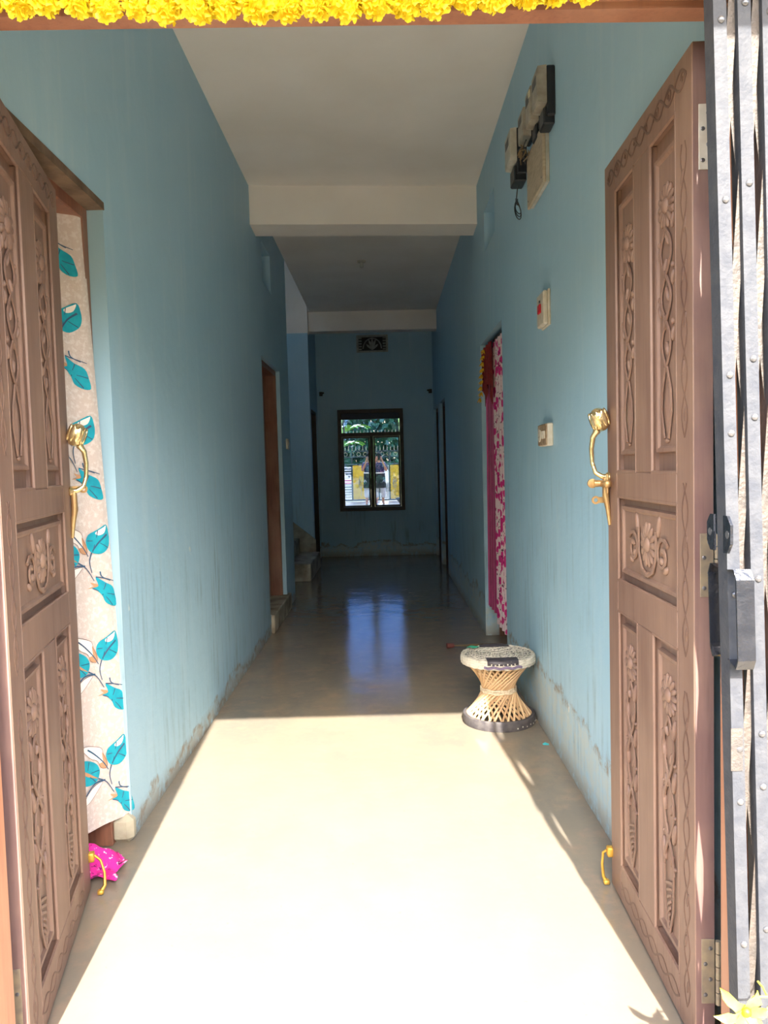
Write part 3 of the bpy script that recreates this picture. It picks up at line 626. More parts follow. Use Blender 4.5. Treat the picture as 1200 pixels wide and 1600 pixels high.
PRINT = {
    'A': [(0.018, 0.055), (0.052, 0.039), (0.082, 0.024), (0.093, 0.004), (0.09, -0.019), (0.075, -0.038), (0.045, -0.044), (0.017, -0.027), (0.007, -0.002), (0.008, 0.027)],
    'Av': [(0.019, 0.021), (0.049, -0.002), (0.074, -0.033)],
    'Aw': [(0.028, 0.047), (0.019, 0.05), (0.029, 0.027), (0.05, 0.02), (0.059, 0.03)],
    'B': [(0.192, 0.054), (0.176, 0.059), (0.144, 0.049), (0.111, 0.033), (0.104, 0.007), (0.094, -0.019), (0.095, -0.04), (0.118, -0.034), (0.13, -0.007), (0.157, 0.01), (0.178, 0.033)],
    'Bb': [(0.109, 0.018), (0.093, -0.01), (0.093, -0.041), (0.118, -0.035), (0.125, -0.018), (0.108, -0.015)],
    'Bl': [(0.169, 0.046), (0.14, 0.02), (0.108, -0.017), (0.09, -0.049)],
    'C': [(0.201, 0.014), (0.168, 0.007), (0.136, -0.014), (0.124, -0.039), (0.131, -0.062), (0.145, -0.075), (0.173, -0.077), (0.215, -0.06), (0.226, -0.018)],
    'Cb': [(0.207, -0.013), (0.181, -0.028), (0.155, -0.049), (0.134, -0.066), (0.161, -0.053), (0.187, -0.038)],
    'S1': [(0.077, -0.037), (0.087, -0.069), (0.082, -0.106)],
    'S2': [(0.134, -0.066), (0.101, -0.09), (0.077, -0.134)],
    'S3': [(0.106, -0.081), (0.151, -0.078), (0.191, -0.103), (0.211, -0.118)],
    'D': [(0.206, -0.134), (0.191, -0.108), (0.157, -0.087), (0.118, -0.083), (0.136, -0.102), (0.162, -0.122), (0.188, -0.135)],
    'E': [(0.071, -0.122), (0.039, -0.144), (0.01, -0.162), (-0.0, -0.193), (-0.005, -0.226), (0.017, -0.229), (0.044, -0.213), (0.054, -0.188), (0.071, -0.167), (0.088, -0.158), (0.064, -0.153)],
    'Eb': [(0.105, -0.158), (0.076, -0.158), (0.061, -0.15), (0.092, -0.138), (0.064, -0.158)],
    'S4': [(0.071, -0.121), (0.039, -0.13), (0.003, -0.143)],
    'S5': [(0.055, -0.104), (0.05, -0.123), (0.021, -0.139)],
}
PRM = {'A': ('p_teal', .0010), 'Aw': ('p_white', .0017), 'B': ('p_white', .0010), 'Bb': ('p_tan', .0015), 'C': ('p_teal', .0011), 'Cb': ('p_tan', .0017), 'D': ('p_white', .0010), 'E': ('p_teal', .0012), 'Eb': ('p_tan', .0009)}
ORDER = ['D', 'B', 'Bb', 'A', 'Aw', 'C', 'Cb', 'Eb', 'E']
def decal(mb, pts, du, dz, off, flip):
    pts = [(p[0] + du, p[1] + dz) for p in pts]; n = len(pts)
    cu_, cz_ = sum(p[0] for p in pts) / n, sum(p[1] for p in pts) / n
    mid = [((p[0] + cu_) / 2, (p[1] + cz_) / 2) for p in pts]
    V = [cpos(a, b, off) - CO for a, b in pts + mid + [(cu_, cz_)]]
    mb.add(V, [(i, (i + 1) % n, n + (i + 1) % n, n + i) for i in range(n)] + [(n + i, n + (i + 1) % n, 2 * n) for i in range(n)])
def strip(mb, pts, du, dz, wd, off):
    V = []; n = len(pts)
    for i, p in enumerate(pts):
        a, b = pts[max(i - 1, 0)], pts[min(i + 1, n - 1)]; t = Vector((b[0] - a[0], b[1] - a[1])).normalized(); nn = Vector((-t.y, t.x)) * wd * (1 - .5 * i / n)
        V += [cpos(p[0] + du + nn.x, p[1] + dz + nn.y, off) - CO, cpos(p[0] + du - nn.x, p[1] + dz - nn.y, off) - CO]
    mb.add(V, [(2 * i, 2 * i + 1, 2 * i + 3, 2 * i + 2) for i in range(n - 1)])
def smoothp(pts, k=4):
    o = []; n = len(pts)
    for i in range(n - 1):
        p0, p1, p2, p3 = pts[max(i - 1, 0)], pts[i], pts[i + 1], pts[min(i + 2, n - 1)]
        for s_ in range(k):
            t = s_ / k; o.append(tuple(.5 * (2 * p1[c] + (p2[c] - p0[c]) * t + (2 * p0[c] - 5 * p1[c] + 4 * p2[c] - p3[c]) * t * t + (3 * p1[c] - p0[c] - 3 * p2[c] + p3[c]) * t ** 3) for c in (0, 1)))
    return o + [pts[-1]]
def closed(pts, k=3):
    n = len(pts); o = []
    for i in range(n):
        p0, p1, p2, p3 = pts[i - 1], pts[i], pts[(i + 1) % n], pts[(i + 2) % n]
        for s_ in range(k):
            t = s_ / k; o.append(tuple(.5 * (2 * p1[c] + (p2[c] - p0[c]) * t + (2 * p0[c] - 5 * p1[c] + 4 * p2[c] - p3[c]) * t * t + (3 * p1[c] - p0[c] - 3 * p2[c] + p3[c]) * t ** 3) for c in (0, 1)))
    return o
for row in range(6):
    for colm in range(3):
        du = colm * .235 + .012 * (row - 1) * (row > 2); dz = .334 + .371 * row + (.18 if colm == 1 else 0)
        if dz > 2.2: continue
        if dz < .3 and colm: continue
        sp = MB(); mats = []
        keys = []
        for kk in (ORDER if dz < 2.08 else ['Eb', 'E']):
            mn, off = PRM[kk]
            if mn not in mats: mats.append(mn)
            sp.cm = mats.index(mn); decal(sp, closed(PRINT[kk]), du, dz, off + .002, False)
        if 'p_navy' not in mats: mats.append('p_navy')
        sp.cm = mats.index('p_navy')
        for kk, wd in (('S1', .0025), ('S2', .0022), ('S3', .003), ('S4', .002), ('S5', .0025), ('Bl', .0028), ('Av', .0035)):
            if dz < 2.08 or kk in ('S4', 'S5'): strip(sp, smoothp(PRINT[kk]), du, dz, wd, .0042)
        for kk in (('A', 'C', 'E') if dz < 2.08 else ('E',)):
            pts = PRINT[kk]; cx_, cz_ = sum(p[0] for p in pts) / len(pts), sum(p[1] for p in pts) / len(pts)
            for i in range(1, len(pts) - 1, 2):
                p = pts[i]; strip(sp, [(p[0] * .92 + cx_ * .08, p[1] * .92 + cz_ * .08), (p[0] * .55 + cx_ * .45 + .004, p[1] * .55 + cz_ * .45), (cx_ + .3 * (p[0] - cx_) + .008, cz_ + .3 * (p[1] - cz_))], du, dz, .0016, .0043)
        mats.append('p_brown'); sp.cm = len(mats) - 1
        for kk in (('B', 'D') if dz < 2.08 else ()):
            c_ = closed(PRINT[kk]); strip(sp, c_ + [c_[0]], du, dz, .0011, .0041)
        sp.build('leaf_print', [M[x] for x in mats], cu, smooth=None)

# ------------------------------------------------------------------ pink curtains and door hanging on the far doorway
def drape(name, mt, parent, org, y0, y1, x, z0, z1, amp, k, xs=0.0, ph=0, top=None):
    v = []; f = []; NU, NZ = 36, 20
    for j in range(NZ + 1):
        for i in range(NU + 1):
            t = i / NU; s_ = j / NZ; z = z1 + (z0 - z1) * s_
            y = y0 + (y1 - y0) * t + .02 * math.sin(5 * s_ + ph) * (t - .5)
            v.append((x + amp * math.sin(k * t + ph) * (.7 + .5 * s_) + xs * s_ - org[0], y - org[1], z - org[2]))
    for j in range(NZ):
        for i in range(NU): a = j * (NU + 1) + i; f.append((a, a + 1, a + NU + 2, a + NU + 1))
    return MB().add(v, f).build(name, mt, parent, smooth=80)
def pink_floral():
    mt = bpy.data.materials.new('pink_floral_cloth'); mt.use_nodes = True; N = NT(mt); b = N.b; b.inputs['Roughness'].default_value = .85
    v = N.vec((1, 1, 1)); vo = N.n('ShaderNodeTexVoronoi', feature='F1'); vo.inputs['Scale'].default_value = 17; N.l(v, vo.inputs['Vector'])
    wv = N.noise(v, 30, 4, .6)
    c = N.mix(N.ramp(N.math('ADD', vo.outputs['Distance'], N.math('MULTIPLY', wv, .5)), .66, .74), srgb(206, 34, 122), srgb(232, 206, 208))
    c = N.mix(N.ramp(N.noise(v, 42, 3, .6), .60, .64), c, srgb(92, 20, 60))
    N.l(c, b.inputs['Base Color']); return mt
M['pink_floral'] = pink_floral()
cz = empty('pink_floral_curtain', (XR + .05, 5.0, 2.15), label='pink and white floral curtain at the doorway behind the stool', cat='curtain')
drape('cloth', M['pink_floral'], cz, (XR + .05, 5.0, 2.15), 4.79, 5.33, XR + .030, .19, 2.135, .012, 30, ph=1)
MB().tube([(-.02, -.22, .0), (-.02, .33, .0)], .007, 8).build('rod', M['hook'], cz)
cm = empty('magenta_curtain', (XR + .07, 5.4, 2.15), label='plain magenta curtain panel beside the pink floral one', cat='curtain')
drape('cloth', M['magenta'], cm, (XR + .07, 5.4, 2.15), 5.392, 5.755, XR + .045, .235, 2.125, .009, 18, xs=-.012)
MB().tube([(-.025, -.005, -.02), (-.025, .37, -.02)], .006, 8).build('rod', M['hook'], cm)
MB().tube([(-.03, .357, -.03), (-.038, .352, -.9), (-.044, .357, -1.91)], .007, 6).build('hem', mat('bright_magenta_hem', srgb(214, 44, 136), None, rough=.8), cm)
cw = drape('white_lining', mat('white_lining_cloth', srgb(196, 186, 186), None, rough=.85), cz, (XR + .05, 5.0, 2.15), 5.30, 5.36, XR + .036, .2, 2.125, .01, 9)
tn = empty('red_door_hanging', (XR - .004, 5.55, 2.14), label='red net door hanging with yellow fringe over the pink curtains', cat='door hanging')
v = []; f = []
for j in range(9):
    for i in range(25):
        t = i / 24; z = -(.44 - .16 * abs(math.sin(t * 5.2))) * j / 8
        v.append((.006 + .008 * math.sin(t * 26 + j * .3), -.30 + .52 * t, z + .0))
for j in range(8):
    for i in range(24): a = j * 25 + i; f.append((a, a + 1, a + 26, a + 25))
MB().add(v, f).build('net', M['red_cloth'], tn, smooth=80)
for i in range(26):
    t = i / 25; x = -.006 + .006 * math.sin(i); y = .0 + .22 * t; z = -.02 - .34 * t + .015 * math.sin(i * 2.1)
    mb = MB()
    for k in range(4):
        a = k * 1.57 + i; mb.tube([(x, y, z), (x + .014 * math.cos(a) - .008, y + .012 * math.sin(a), z - .02 - .01 * (k % 2))], [.0045, .002], 5)
    mb.build('tassel', M['gold'], tn)

# ------------------------------------------------------------------ cane stool
sx, sy = .548, 3.84
sto = empty('cane_stool', (sx, sy, 0), label='hourglass cane stool with woven rope seat against the blue wall', cat='stool')
RB, RT, ZB, ZT = .172, .165, .030, .312
def hyper(a, t, dlt, r0_, r1_):
    p = Vector((r0_ * math.cos(a), r0_ * math.sin(a), ZB)); q = Vector((r1_ * math.cos(a + dlt), r1_ * math.sin(a + dlt), ZT)); return p.lerp(q, t)
for fam, (dl, off) in enumerate(((2.13, 0), (-2.13, -.011))):
    me = MB().tube([hyper(0, t / 6, dl, RB + off, RT + off) for t in range(7)], .0056, 6).mesh('cane_strip', M['cane'], 50)
    for i in range(30): put('cane_strip', me, sto, rot=(0, 0, 2 * PI * (i + .5 * fam) / 30 + random.uniform(-.03, .03)))
rm = MB()
rm.lathe([(.164, .0), (.180, .0), (.1845, .010), (.182, .046), (.178, .050), (.164, .048)], 48, cap=False); rm.add([], [])
rm.build('tyre_rim', M['tyre'], sto, smooth=40, label='black rubber base rim')
for i in range(7): a = -1.2 + i * .16; MB().ell((.183 * math.cos(a), .183 * math.sin(a), .014 + .004 * (i % 2)), (.004, .004, .004), None, 6, 5).build('tack', M['meter_white'], sto)
wb = MB()
for k in range(3):
    z = .160 + .008 * k; wb.tube([((.0885 + .001 * math.sin(9 * a)) * math.cos(a), (.0885 + .001 * math.sin(9 * a)) * math.sin(a), z + .0025 * math.sin(a * 8 + k)) for a in [2 * PI * i / 40 for i in range(41)]], .0045, 6)
wb.build('waist_binding', mat('pale_twine', srgb(214, 200, 176), srgb(180, 164, 138), 80, .8), sto)
def seat_material():
    mt = bpy.data.materials.new('woven_rope_seat'); mt.use_nodes = True; N = NT(mt); b = N.b; b.inputs['Roughness'].default_value = .8
    sp = N.n('ShaderNodeSeparateXYZ'); N.l(N.vec(), sp.inputs[0]); x, y = sp.outputs[0], sp.outputs[1]
    rad = N.math('SQRT', N.math('ADD', N.math('MULTIPLY', x, x), N.math('MULTIPLY', y, y)))
    zig = N.math('ABSOLUTE', N.math('SUBTRACT', N.math('FRACT', N.math('MULTIPLY', x, 9)), .5))
    st_ = N.math('FRACT', N.math('ADD', N.math('MULTIPLY', y, 26), N.math('MULTIPLY', zig, 1.6)))
    dk = N.math('MULTIPLY', N.math('MULTIPLY', N.ramp(st_, .55, .65), N.ramp(rad, .172, .166)), N.ramp(N.noise(N.vec(), 90, 3), .38, .5))
    c = N.mix(dk, srgb(206, 200, 186), srgb(104, 104, 104)); c = N.mix(N.ramp(N.noise(N.vec(), 50, 4), .5, .7), c, srgb(168, 160, 144))
    N.l(c, b.inputs['Base Color']); return mt
M['seat'] = seat_material()
se = MB(); NR = 15
for k in range(NR):
    r = .008 + k * .0118; z = .347 - .006 * (k / NR) ** 2 - (.010 * (1 - k / NR) ** 2)
    n = 60; se.tube([((r + .0012 * math.sin(a * 30 + k)) * math.cos(a), (r + .0012 * math.sin(a * 30 + k)) * math.sin(a), z + .0022 * math.sin(a * 22 + 2.1 * k)) for a in [2 * PI * i / n for i in range(n + 1)]], .0064, 6, cap=False)
for k in range(4):
    r = .178 + .004 * math.sin(k * .9); z = .342 - .010 * k; n = 60
    se.tube([(r * math.cos(a), r * math.sin(a), z + .0025 * math.sin(a * 26 + 1.7 * k)) for a in [2 * PI * i / n for i in range(n + 1)]], .0085, 6, cap=False)
se.lathe([(.0, .330), (.172, .325), (.172, .312), (.0, .31)], 40, cap=False)
se.build('woven_seat', M['seat'], sto, smooth=70)
for a0, nm in ((-PI / 2 - .0, 'f'), (PI / 2 - .0, 'b')):
    v = []; f = []; na, nb = 10, 6
    for i in range(na + 1):
        for j in range(nb + 1):
            x = -.076 + .152 * i / na; t = j / nb; yy = -.118 - .066 * min(1, t * 1.35); zz = .3545
            rr = math.hypot(x, yy)
            if rr > .184: yy = -math.sqrt(max(0, .1865 ** 2 - x * x)); zz = .3545 - .004
            if t > .74: zz = .352 - (t - .74) * .09; yy = -math.sqrt(.1885 ** 2 - x * x)
            c, s_ = math.cos(a0 + PI / 2), math.sin(a0 + PI / 2); v.append((x * c - yy * s_, x * s_ + yy * c, zz))
    for i in range(na):
        for j in range(nb): a = i * (nb + 1) + j; f.append((a, a + 1, a + nb + 2, a + nb + 1))
    o = MB().add(v, f).build('rexine_patch', M['rexine'], sto, smooth=60, label='dark leathercloth patch')
    md = o.modifiers.new('thick', 'SOLIDIFY'); md.thickness = .003
MB().tube([(.1885 * math.cos(a), .1885 * math.sin(a), .318 + .003 * math.sin(a * 20)) for a in [-PI / 2 - .5 + i / 20 for i in range(21)]], .007, 6).build('purple_binding', M['purple'], sto)
v = [(-.052, .062, 0), (-.02, .075, .006), (.02, .060, .003), (.03, .035, .007), (.0, .03, .002), (-.015, .0, .004), (-.03, .028, .008), (-.045, .04, .003)]
g = MB().add([(x * .8, y * .8, z + .0015) for x, y, z in v] + [(x * .8, y * .8, z) for x, y, z in v], [tuple(range(8)), tuple(range(8, 16))] + [(i, (i + 1) % 8, 8 + (i + 1) % 8, 8 + i) for i in range(8)])
put('plastic_scrap', g.mesh('plastic_scrap', M['green_scrap']), None, (sx - .105, sy + .06, .3545), label='crumpled green scrap lying on the cane stool seat', cat='scrap')
v = [(-.012, -.008, .001), (.013, -.01, .004), (.016, .006, .001), (.0, .012, .006), (-.014, .007, .001)]
put('paper_scrap', MB().add(v + [(x, y, 0) for x, y, z in v], [tuple(range(5)), tuple(range(5, 10))] + [(i, (i + 1) % 5, 5 + (i + 1) % 5, 5 + i) for i in range(5)]).mesh('paper_scrap', M['teal_scrap']), None, (.712, 3.49, 0), label='tiny teal scrap on the floor at the foot of the blue wall', cat='scrap')
stk = empty('broom', (.60, 5.42, 0), label='thin brown hand broom with reddish grip on floor behind the stool', cat='broom')
MB().tube([(-.19, -.02, .022), (-.14, -.01, .022)], [.020, .016], 8).build('grip', mat('reddish_grip', srgb(112, 62, 56), None, rough=.6), stk)
for i in range(9): MB().tube([(-.14, -.01, .02), (.02, .004 * i - .01, .014 + .002 * (i % 3)), (.17, .016 * i - .06, .006 + .002 * (i % 3))], [.005, .004, .002], 5).build('bristle', M['straw'], stk)

# ------------------------------------------------------------------ electric meters on the blue wall
MG = 'electric meters on the wall'
def meter(name, y0, y1, z0, z1, back, front, mf, label, low=0.0, nar=0):
    r = empty(name, (XR, (y0 + y1) / 2, z0), label=label, cat='meter', group=MG); h = (y1 - y0) / 2; d = back + front; zz = z1 - z0
    MB().bbox(-back, 0, -h, h, -low, zz, .005).build('base', M['black_plastic'], r, smooth=None)
    v = [(-back, -h, 0), (-back, h, 0), (-back, h, zz), (-back, -h, zz)]; e = .014
    v += [(-d + .004, -h + .002, .004), (-d + .004, h - .002, .004), (-d + .004, h - .002, zz - .004), (-d + .004, -h + .002, zz - .004), (-d, -h + e, e), (-d, h - e, e), (-d, h - e, zz - e), (-d, -h + e, zz - e)]
    f = [(8, 9, 10, 11)] + [(k * 4 + j, k * 4 + (j + 1) % 4, k * 4 + 4 + (j + 1) % 4, k * 4 + 4 + j) for k in range(2) for j in range(4)]
    MB().add(v, f).build('cover', M[mf], r, smooth=None)
    MB().bbox(-d - .001, -d + .002, -h * .6, h * .6, zz * .55, zz * .8, .001).build('display', M['black_plastic'], r, smooth=None)
    if low: MB().bbox(-back - .012, 0, -h * .75, h * .75, -low - .03, -low * .2, .006).build('terminal_cover', M['black_plastic'], r, smooth=None)
    return r
meter('electric_meter', 3.235, 3.36, 2.775, 2.925, .035, .04, 'meter_grey', 'largest grey electric meter with black base, above the wooden board', .05)
meter('electric_meter', 3.45, 3.56, 2.80, 2.95, .025, .04, 'meter_grey', 'grey meter with pale label, between the largest and the smallest meter', .04)
meter('electric_meter', 3.65, 3.78, 2.815, 2.95, .02, .04, 'meter_grey', 'smallest grey meter box beside the tangle of brown wires', .0)
m4 = meter('electric_meter', 3.86, 4.02, 2.785, 2.945, .05, .035, 'meter_white', 'white-faced black meter with wires hanging under it', .06)
MB().bbox(-.066, -.062, -.055, -.02, .10, .13, .001).build('paper_label', mat('pale_label', srgb(222, 212, 176), None, rough=.6), bpy.data.objects['electric_meter.001'], smooth=None)
bd = empty('meter_board', (XR, 3.54, 2.62), label='plain wooden board screwed to the wall below the meters', cat='board')
MB().bbox(-.03, -.016, -.18, .18, -.12, .125, .003).build('face', M['ply'], bd, smooth=None); MB().bbox(-.018, 0, -.176, .176, -.116, .121, .002).build('batten', M['meter_white'], bd, smooth=None)
for a, b in ((-.15, -.09), (.15, -.09), (-.15, .1), (.15, .1)): MB().ell((-.031, a, b), (.002, .004, .004), None, 6, 5).build('screw', M['rivet'], bd)
wt = empty('wire_tangle', (XR, 3.655, 2.745), label='tangle of brown wires between the meters and the wooden board', cat='wires')
for i in range(16):
    a = random.uniform(0, 6.28); p = [Vector((-.036 - random.uniform(0, .04), random.uniform(-.08, .10), random.uniform(-.05, .06))) for _ in range(4)]
    pts = [p[0].lerp(p[1], t / 4) .lerp(p[1].lerp(p[2], t / 4), t / 4).lerp(p[2].lerp(p[3], t / 4), t / 8) for t in range(5)]
    MB().tube(pts, .0028, 5).build('wire', M['straw'] if i % 3 else M['wire'], wt)
dg = empty('hanging_wire', (XR - .035, 3.94, 2.632), label='loop of dark wire dangling below the white-faced meter', cat='wire')
for k in range(3):
    n = 16; MB().tube([(.004 * k - .012 * math.sin(t * .5), .02 * k + .030 * math.sin(2 * PI * t / n) * (1 - .25 * k), -.045 - .05 * (1 - math.cos(2 * PI * t / n)) * (1 - .2 * k) + .04) for t in range(n + 1)], .0026, 5).build('loop', M['wire'], dg)
MB().tube([(0, 0, .06), (-.005, .01, .0), (.0, .02, -.03)], .003, 5).build('lead', M['wire'], dg)
# switches
s1 = empty('isolator_switch', (XR, 3.455, 1.90), label='tall ivory switch box with red rocker on the blue wall', cat='switch')
MB().bbox(-.012, 0, -.075, .075, 0, .158, .004).bbox(-.032, -.010, -.07, .07, .006, .152, .006).build('box', M['switch'], s1, smooth=None)
MB().bbox(-.040, -.031, -.024, .024, .062, .102, .003).build('rocker', M['red'], s1, smooth=None); MB().ell((-.033, .0, .115), (.004, .006, .006), None, 8, 6).build('indicator', M['black_plastic'], s1)
s2 = empty('socket_board', (XR, 3.46, 1.376), label='stained brown socket and switch plate below the ivory switch box', cat='socket')
MB().bbox(-.026, 0, -.095, .095, 0, .10, .004).build('box', M['switch'], s2, smooth=None)
MB().bbox(-.031, -.0255, -.09, .09, .004, .096, .002).build('plate', M['switch_b'], s2, smooth=None)
for yy in (-.06, -.02): MB().bbox(-.037, -.030, yy - .013, yy + .013, .032, .068, .003).build('rocker', M['switch'], s2, smooth=None)
so_ = MB().lathe([(.030, 0), (.030, .003), (.026, .004)], 18, Matrix.Translation((-.031, .048, .05)) @ Matrix.Rotation(-PI / 2, 4, 'Y')).build('socket', M['switch'], s2)
for a, b in ((0, .012), (-.010, -.008), (.010, -.008)): MB().tube([(-.0352, .048 + a, .05 + b), (-.034, .048 + a, .05 + b)], .003, 6).build('pin_hole', M['black_plastic'], so_)
s3 = empty('wall_switch', (XL, 7.40, 1.55), label='small switch plate between the brown door and the stairs', cat='switch')
MB().bbox(0, .018, -.05, .05, -.05, .05, .004).build('plate', M['switch'], s3, smooth=None); MB().bbox(.017, .024, -.014, .014, -.02, .02, .002).build('rocker', M['meter_white'], s3, smooth=None)
# lamp holders on the ceiling
def lamp(name, x, y, bulb, label):
    r = empty(name, (x, y, H), label=label, cat='lamp')
    MB().lathe([(.045, 0), (.045, -.008), (.036, -.016), (.02, -.018)], 20).build('ceiling_rose', M['meter_white'], r)
    MB().lathe([(.017, -.017), (.017, -.045), (.02, -.047), (.02, -.062)], 16).build('holder', M['rexine'] if bulb != 'white' else M['meter_white'], r)
    if bulb is True: MB().lathe([(.012, -.058), (.014, -.07), (.026, -.085), (.033, -.105), (.030, -.125), (.018, -.14), (.003, -.145)], 20).build('bulb', M['bulb'], r)
lamp('bulb_holder', -.097, 3.45, True, 'ceiling lamp holder with a round white bulb near the entrance')
lamp('bulb_holder', -.25, 3.54, False, 'empty dark lamp holder on the ceiling beside the bulb')
lamp('bulb_holder', -.173, 7.83, 'white', 'white ceiling lamp holder between the two cream beams')

# ------------------------------------------------------------------ pink cloth on the floor behind the door leaf
def bandana():
    mt = bpy.data.materials.new('pink_printed_cloth'); mt.use_nodes = True; N = NT(mt); b = N.b; b.inputs['Roughness'].default_value = .85
    v = N.vec(); c = N.mix(N.ramp(N.noise(v, 60, 3), .60, .64), srgb(226, 40, 150), srgb(250, 200, 226)); c = N.mix(N.ramp(N.noise(v, 34, 3), .62, .66), c, srgb(120, 16, 90)); N.l(c, b.inputs['Base Color']); return mt
v = []; f = []; n = 22
for i in range(n + 1):
    for j in range(n + 1):
        x = -.075 + .15 * i / n; y = -.09 + .18 * j / n; r = math.hypot(x, y)
        z = max(.004, .075 * math.exp(-((x + .03) ** 2 + (y - .0) ** 2) / .0032)) + .012 * abs(math.sin(x * 52 + y * 23)) + .010 * abs(math.sin(y * 47 - x * 31))
        v.append((x + .012 * math.sin(y * 60), y + .012 * math.sin(x * 50), z))
for i in range(n):
    for j in range(n):
        a = i * (n + 1) + j
        if (i + j * .8 > n * 1.45): continue
        f.append((a, a + 1, a + n + 2, a + n + 1))
pk = put('pink_cloth', MB().add(v, f).mesh('pink_cloth', bandana(), 70), None, (-.972, 2.455, 0), label='crumpled pink printed cloth on the floor below the floral curtain', cat='cloth')
md = pk.modifiers.new('thick', 'SOLIDIFY'); md.thickness = .002

# ------------------------------------------------------------------ collapsible gate folded beside the entrance
ga = empty('collapsible_gate', (.66, 1.40, 0), label='folded black steel collapsible gate beside the carved door leaf', cat='gate')
LEAN = math.radians(1.35)
def gx(x, z): return x - math.tan(LEAN) * (z - 0)      # leaning bundle
GH = 2.30
NCH = 7; PITCHX = .043
for c in range(NCH):
    x = c * PITCHX
    mb = MB()
    # U channel: web faces the opening, one flange to the yard, one to the house
    for (a0, a1, b0, b1) in ((-.0115, .0115, -.0015, .0015), (-.0115, -.0085, .0015, .034), (-.0115, .0115, .034, .037)):
        v = [(gx(x + a, z), b, z) for a in (a0, a1) for b in (b0, b1) for z in (.02, GH)]
        mb.add(v, [(0, 1, 3, 2), (4, 6, 7, 5), (0, 4, 5, 1), (2, 3, 7, 6), (0, 2, 6, 4), (1, 5, 7, 3)])
    mb.build('channel', M['gate'] if c else [M['gate']], ga, smooth=None)
    for k, z in enumerate((.14, .385, .66, .76, 1.05, 1.345, 1.45, 1.76, 2.07)):
        zz = z + .022 * (c % 2) + .006 * c
        MB().ell((gx(x + .002, zz), -.002, zz), (.0065, .0045, .0065), None, 10, 8).build('rivet', M['rivet'], ga)
for c in range(NCH - 1):
    x = c * PITCHX
    for k in range(5):
        za = .14 + k * .42; zb = za + .42
        for sgn, yy in ((1, .010), (-1, .022)):
            xa, xb = (x + .004, x + .040) if sgn > 0 else (x + .040, x + .004)
            pts = [(gx(xa, za), yy, za), (gx((xa + xb) / 2, (za + zb) / 2), yy + .002, (za + zb) / 2), (gx(xb, zb), yy, zb)]
            v = []
            for p in pts:
                for dx in (-.008, .008):
                    for dy in (-.0015, .0015): v.append((p[0] + dx, p[1] + dy, p[2]))
            f = []
            for s_ in range(2):
                o = s_ * 4; f += [(o, o + 1, o + 5, o + 4), (o + 2, o + 3, o + 7, o + 6), (o, o + 2, o + 6, o + 4), (o + 1, o + 3, o + 7, o + 5)]
            f += [(0, 1, 3, 2), (8, 9, 11, 10)]
            MB().add(v, f).build('lattice_strip', M['lattice'], ga, smooth=None)
# pull handles (yard side and house side) and the lock lugs on the leading channel
for side, y0, nm in ((-1, -.002, 'a'), (1, .038, 'b')):
    z0, z1 = .918, 1.10; d = .040; x = -.004; hw = .010
    path = [(y0, z0 + .012), (y0 + side * d * .75, z0), (y0 + side * d, z0 + .018), (y0 + side * d, z1 - .018), (y0 + side * d * .75, z1), (y0, z1 - .004)]
    v = []; f = []
    for (yy, z) in path:
        for dx in (-hw, hw + (.012 if side < 0 else 0)):
            for t in (0, -side * .004): v.append((gx(x + dx, z), yy + t, z + (0 if z > z0 + .01 or t == 0 else .004)))
    for s_ in range(len(path) - 1):
        o = s_ * 4; f += [(o, o + 1, o + 5, o + 4), (o + 2, o + 3, o + 7, o + 6), (o, o + 2, o + 6, o + 4), (o + 1, o + 3, o + 7, o + 5)]
    MB().add(v, f).build('pull_handle', M['gate_dark'], ga, smooth=None)
    zc = 1.162; o8 = [(.0, .034), (.016, .034), (.030, .018), (.030, -.016), (.016, -.034), (.0, -.034)]
    n = len(o8); v = [(gx(-.013 - t, zc), y0 + side * a, zc + b) for t in (0, .005) for a, b in o8]
    lg = MB().add(v, [tuple(range(n)), tuple(range(n, 2 * n))] + [(i, (i + 1) % n, n + (i + 1) % n, n + i) for i in range(n)]).build('lock_lug', M['gate_dark'], ga, smooth=None)
    MB().tube([(gx(-.0125, zc), y0 + side * .017, zc), (gx(-.0185, zc), y0 + side * .017, zc)], .0075, 10).build('lug_hole', M['rivet'], lg)
MB().box(gx(-.014, .76), gx(.008, .76), -.004, -.0015, .72, .80).build('striker_plate', M['lattice'], ga, smooth=None)
# ------------------------------------------------------------------ marigold garland along the lintel
def marigold_mesh():
    mb = MB(); R = .031; n = 170
    for i in range(n):
        ph = math.acos(1 - 2 * (i + .5) / n); th = PI * (1 + 5 ** .5) * i
        d = Vector((math.cos(th) * math.sin(ph), math.sin(th) * math.sin(ph), math.cos(ph)))
        u = d.orthogonal().normalized(); a = random.uniform(0, 6.28); u = (u * math.cos(a) + d.cross(u) * math.sin(a)); w_ = d.cross(u)
        L = R * random.uniform(.85, 1.12); b0 = d * L * .55
        mb.add([b0 - u * .003, b0 + u * .003, d * L * .88 + u * .0055 + w_ * .003, d * L + u * .0025, d * L - u * .0025, d * L * .88 - u * .0055 + w_ * .003], [(0, 1, 2, 3, 4, 5)])
    mb.ell((0, 0, 0), (R * .66,) * 3, None, 10, 8)
    return mb.mesh('marigold', M['marigold'], 30)
gl = empty('marigold_garland', (0, 1.415, 2.14), label='yellow marigold garland strung along the entrance lintel', cat='garland')
mm = marigold_mesh(); pts = []
KEY = [(-40, 12), (20, 13), (100, 19), (190, 27), (270, 32), (400, 31), (520, 34), (640, 29), (780, 26), (830, 16), (930, 6), (1000, -10)]
def swag(px):
    for (a_, ya), (b_, yb) in zip(KEY, KEY[1:]):
        if px <= b_: return ya + (yb - ya) * (px - a_) / (b_ - a_)
    return -12
i = 0; x = -.735
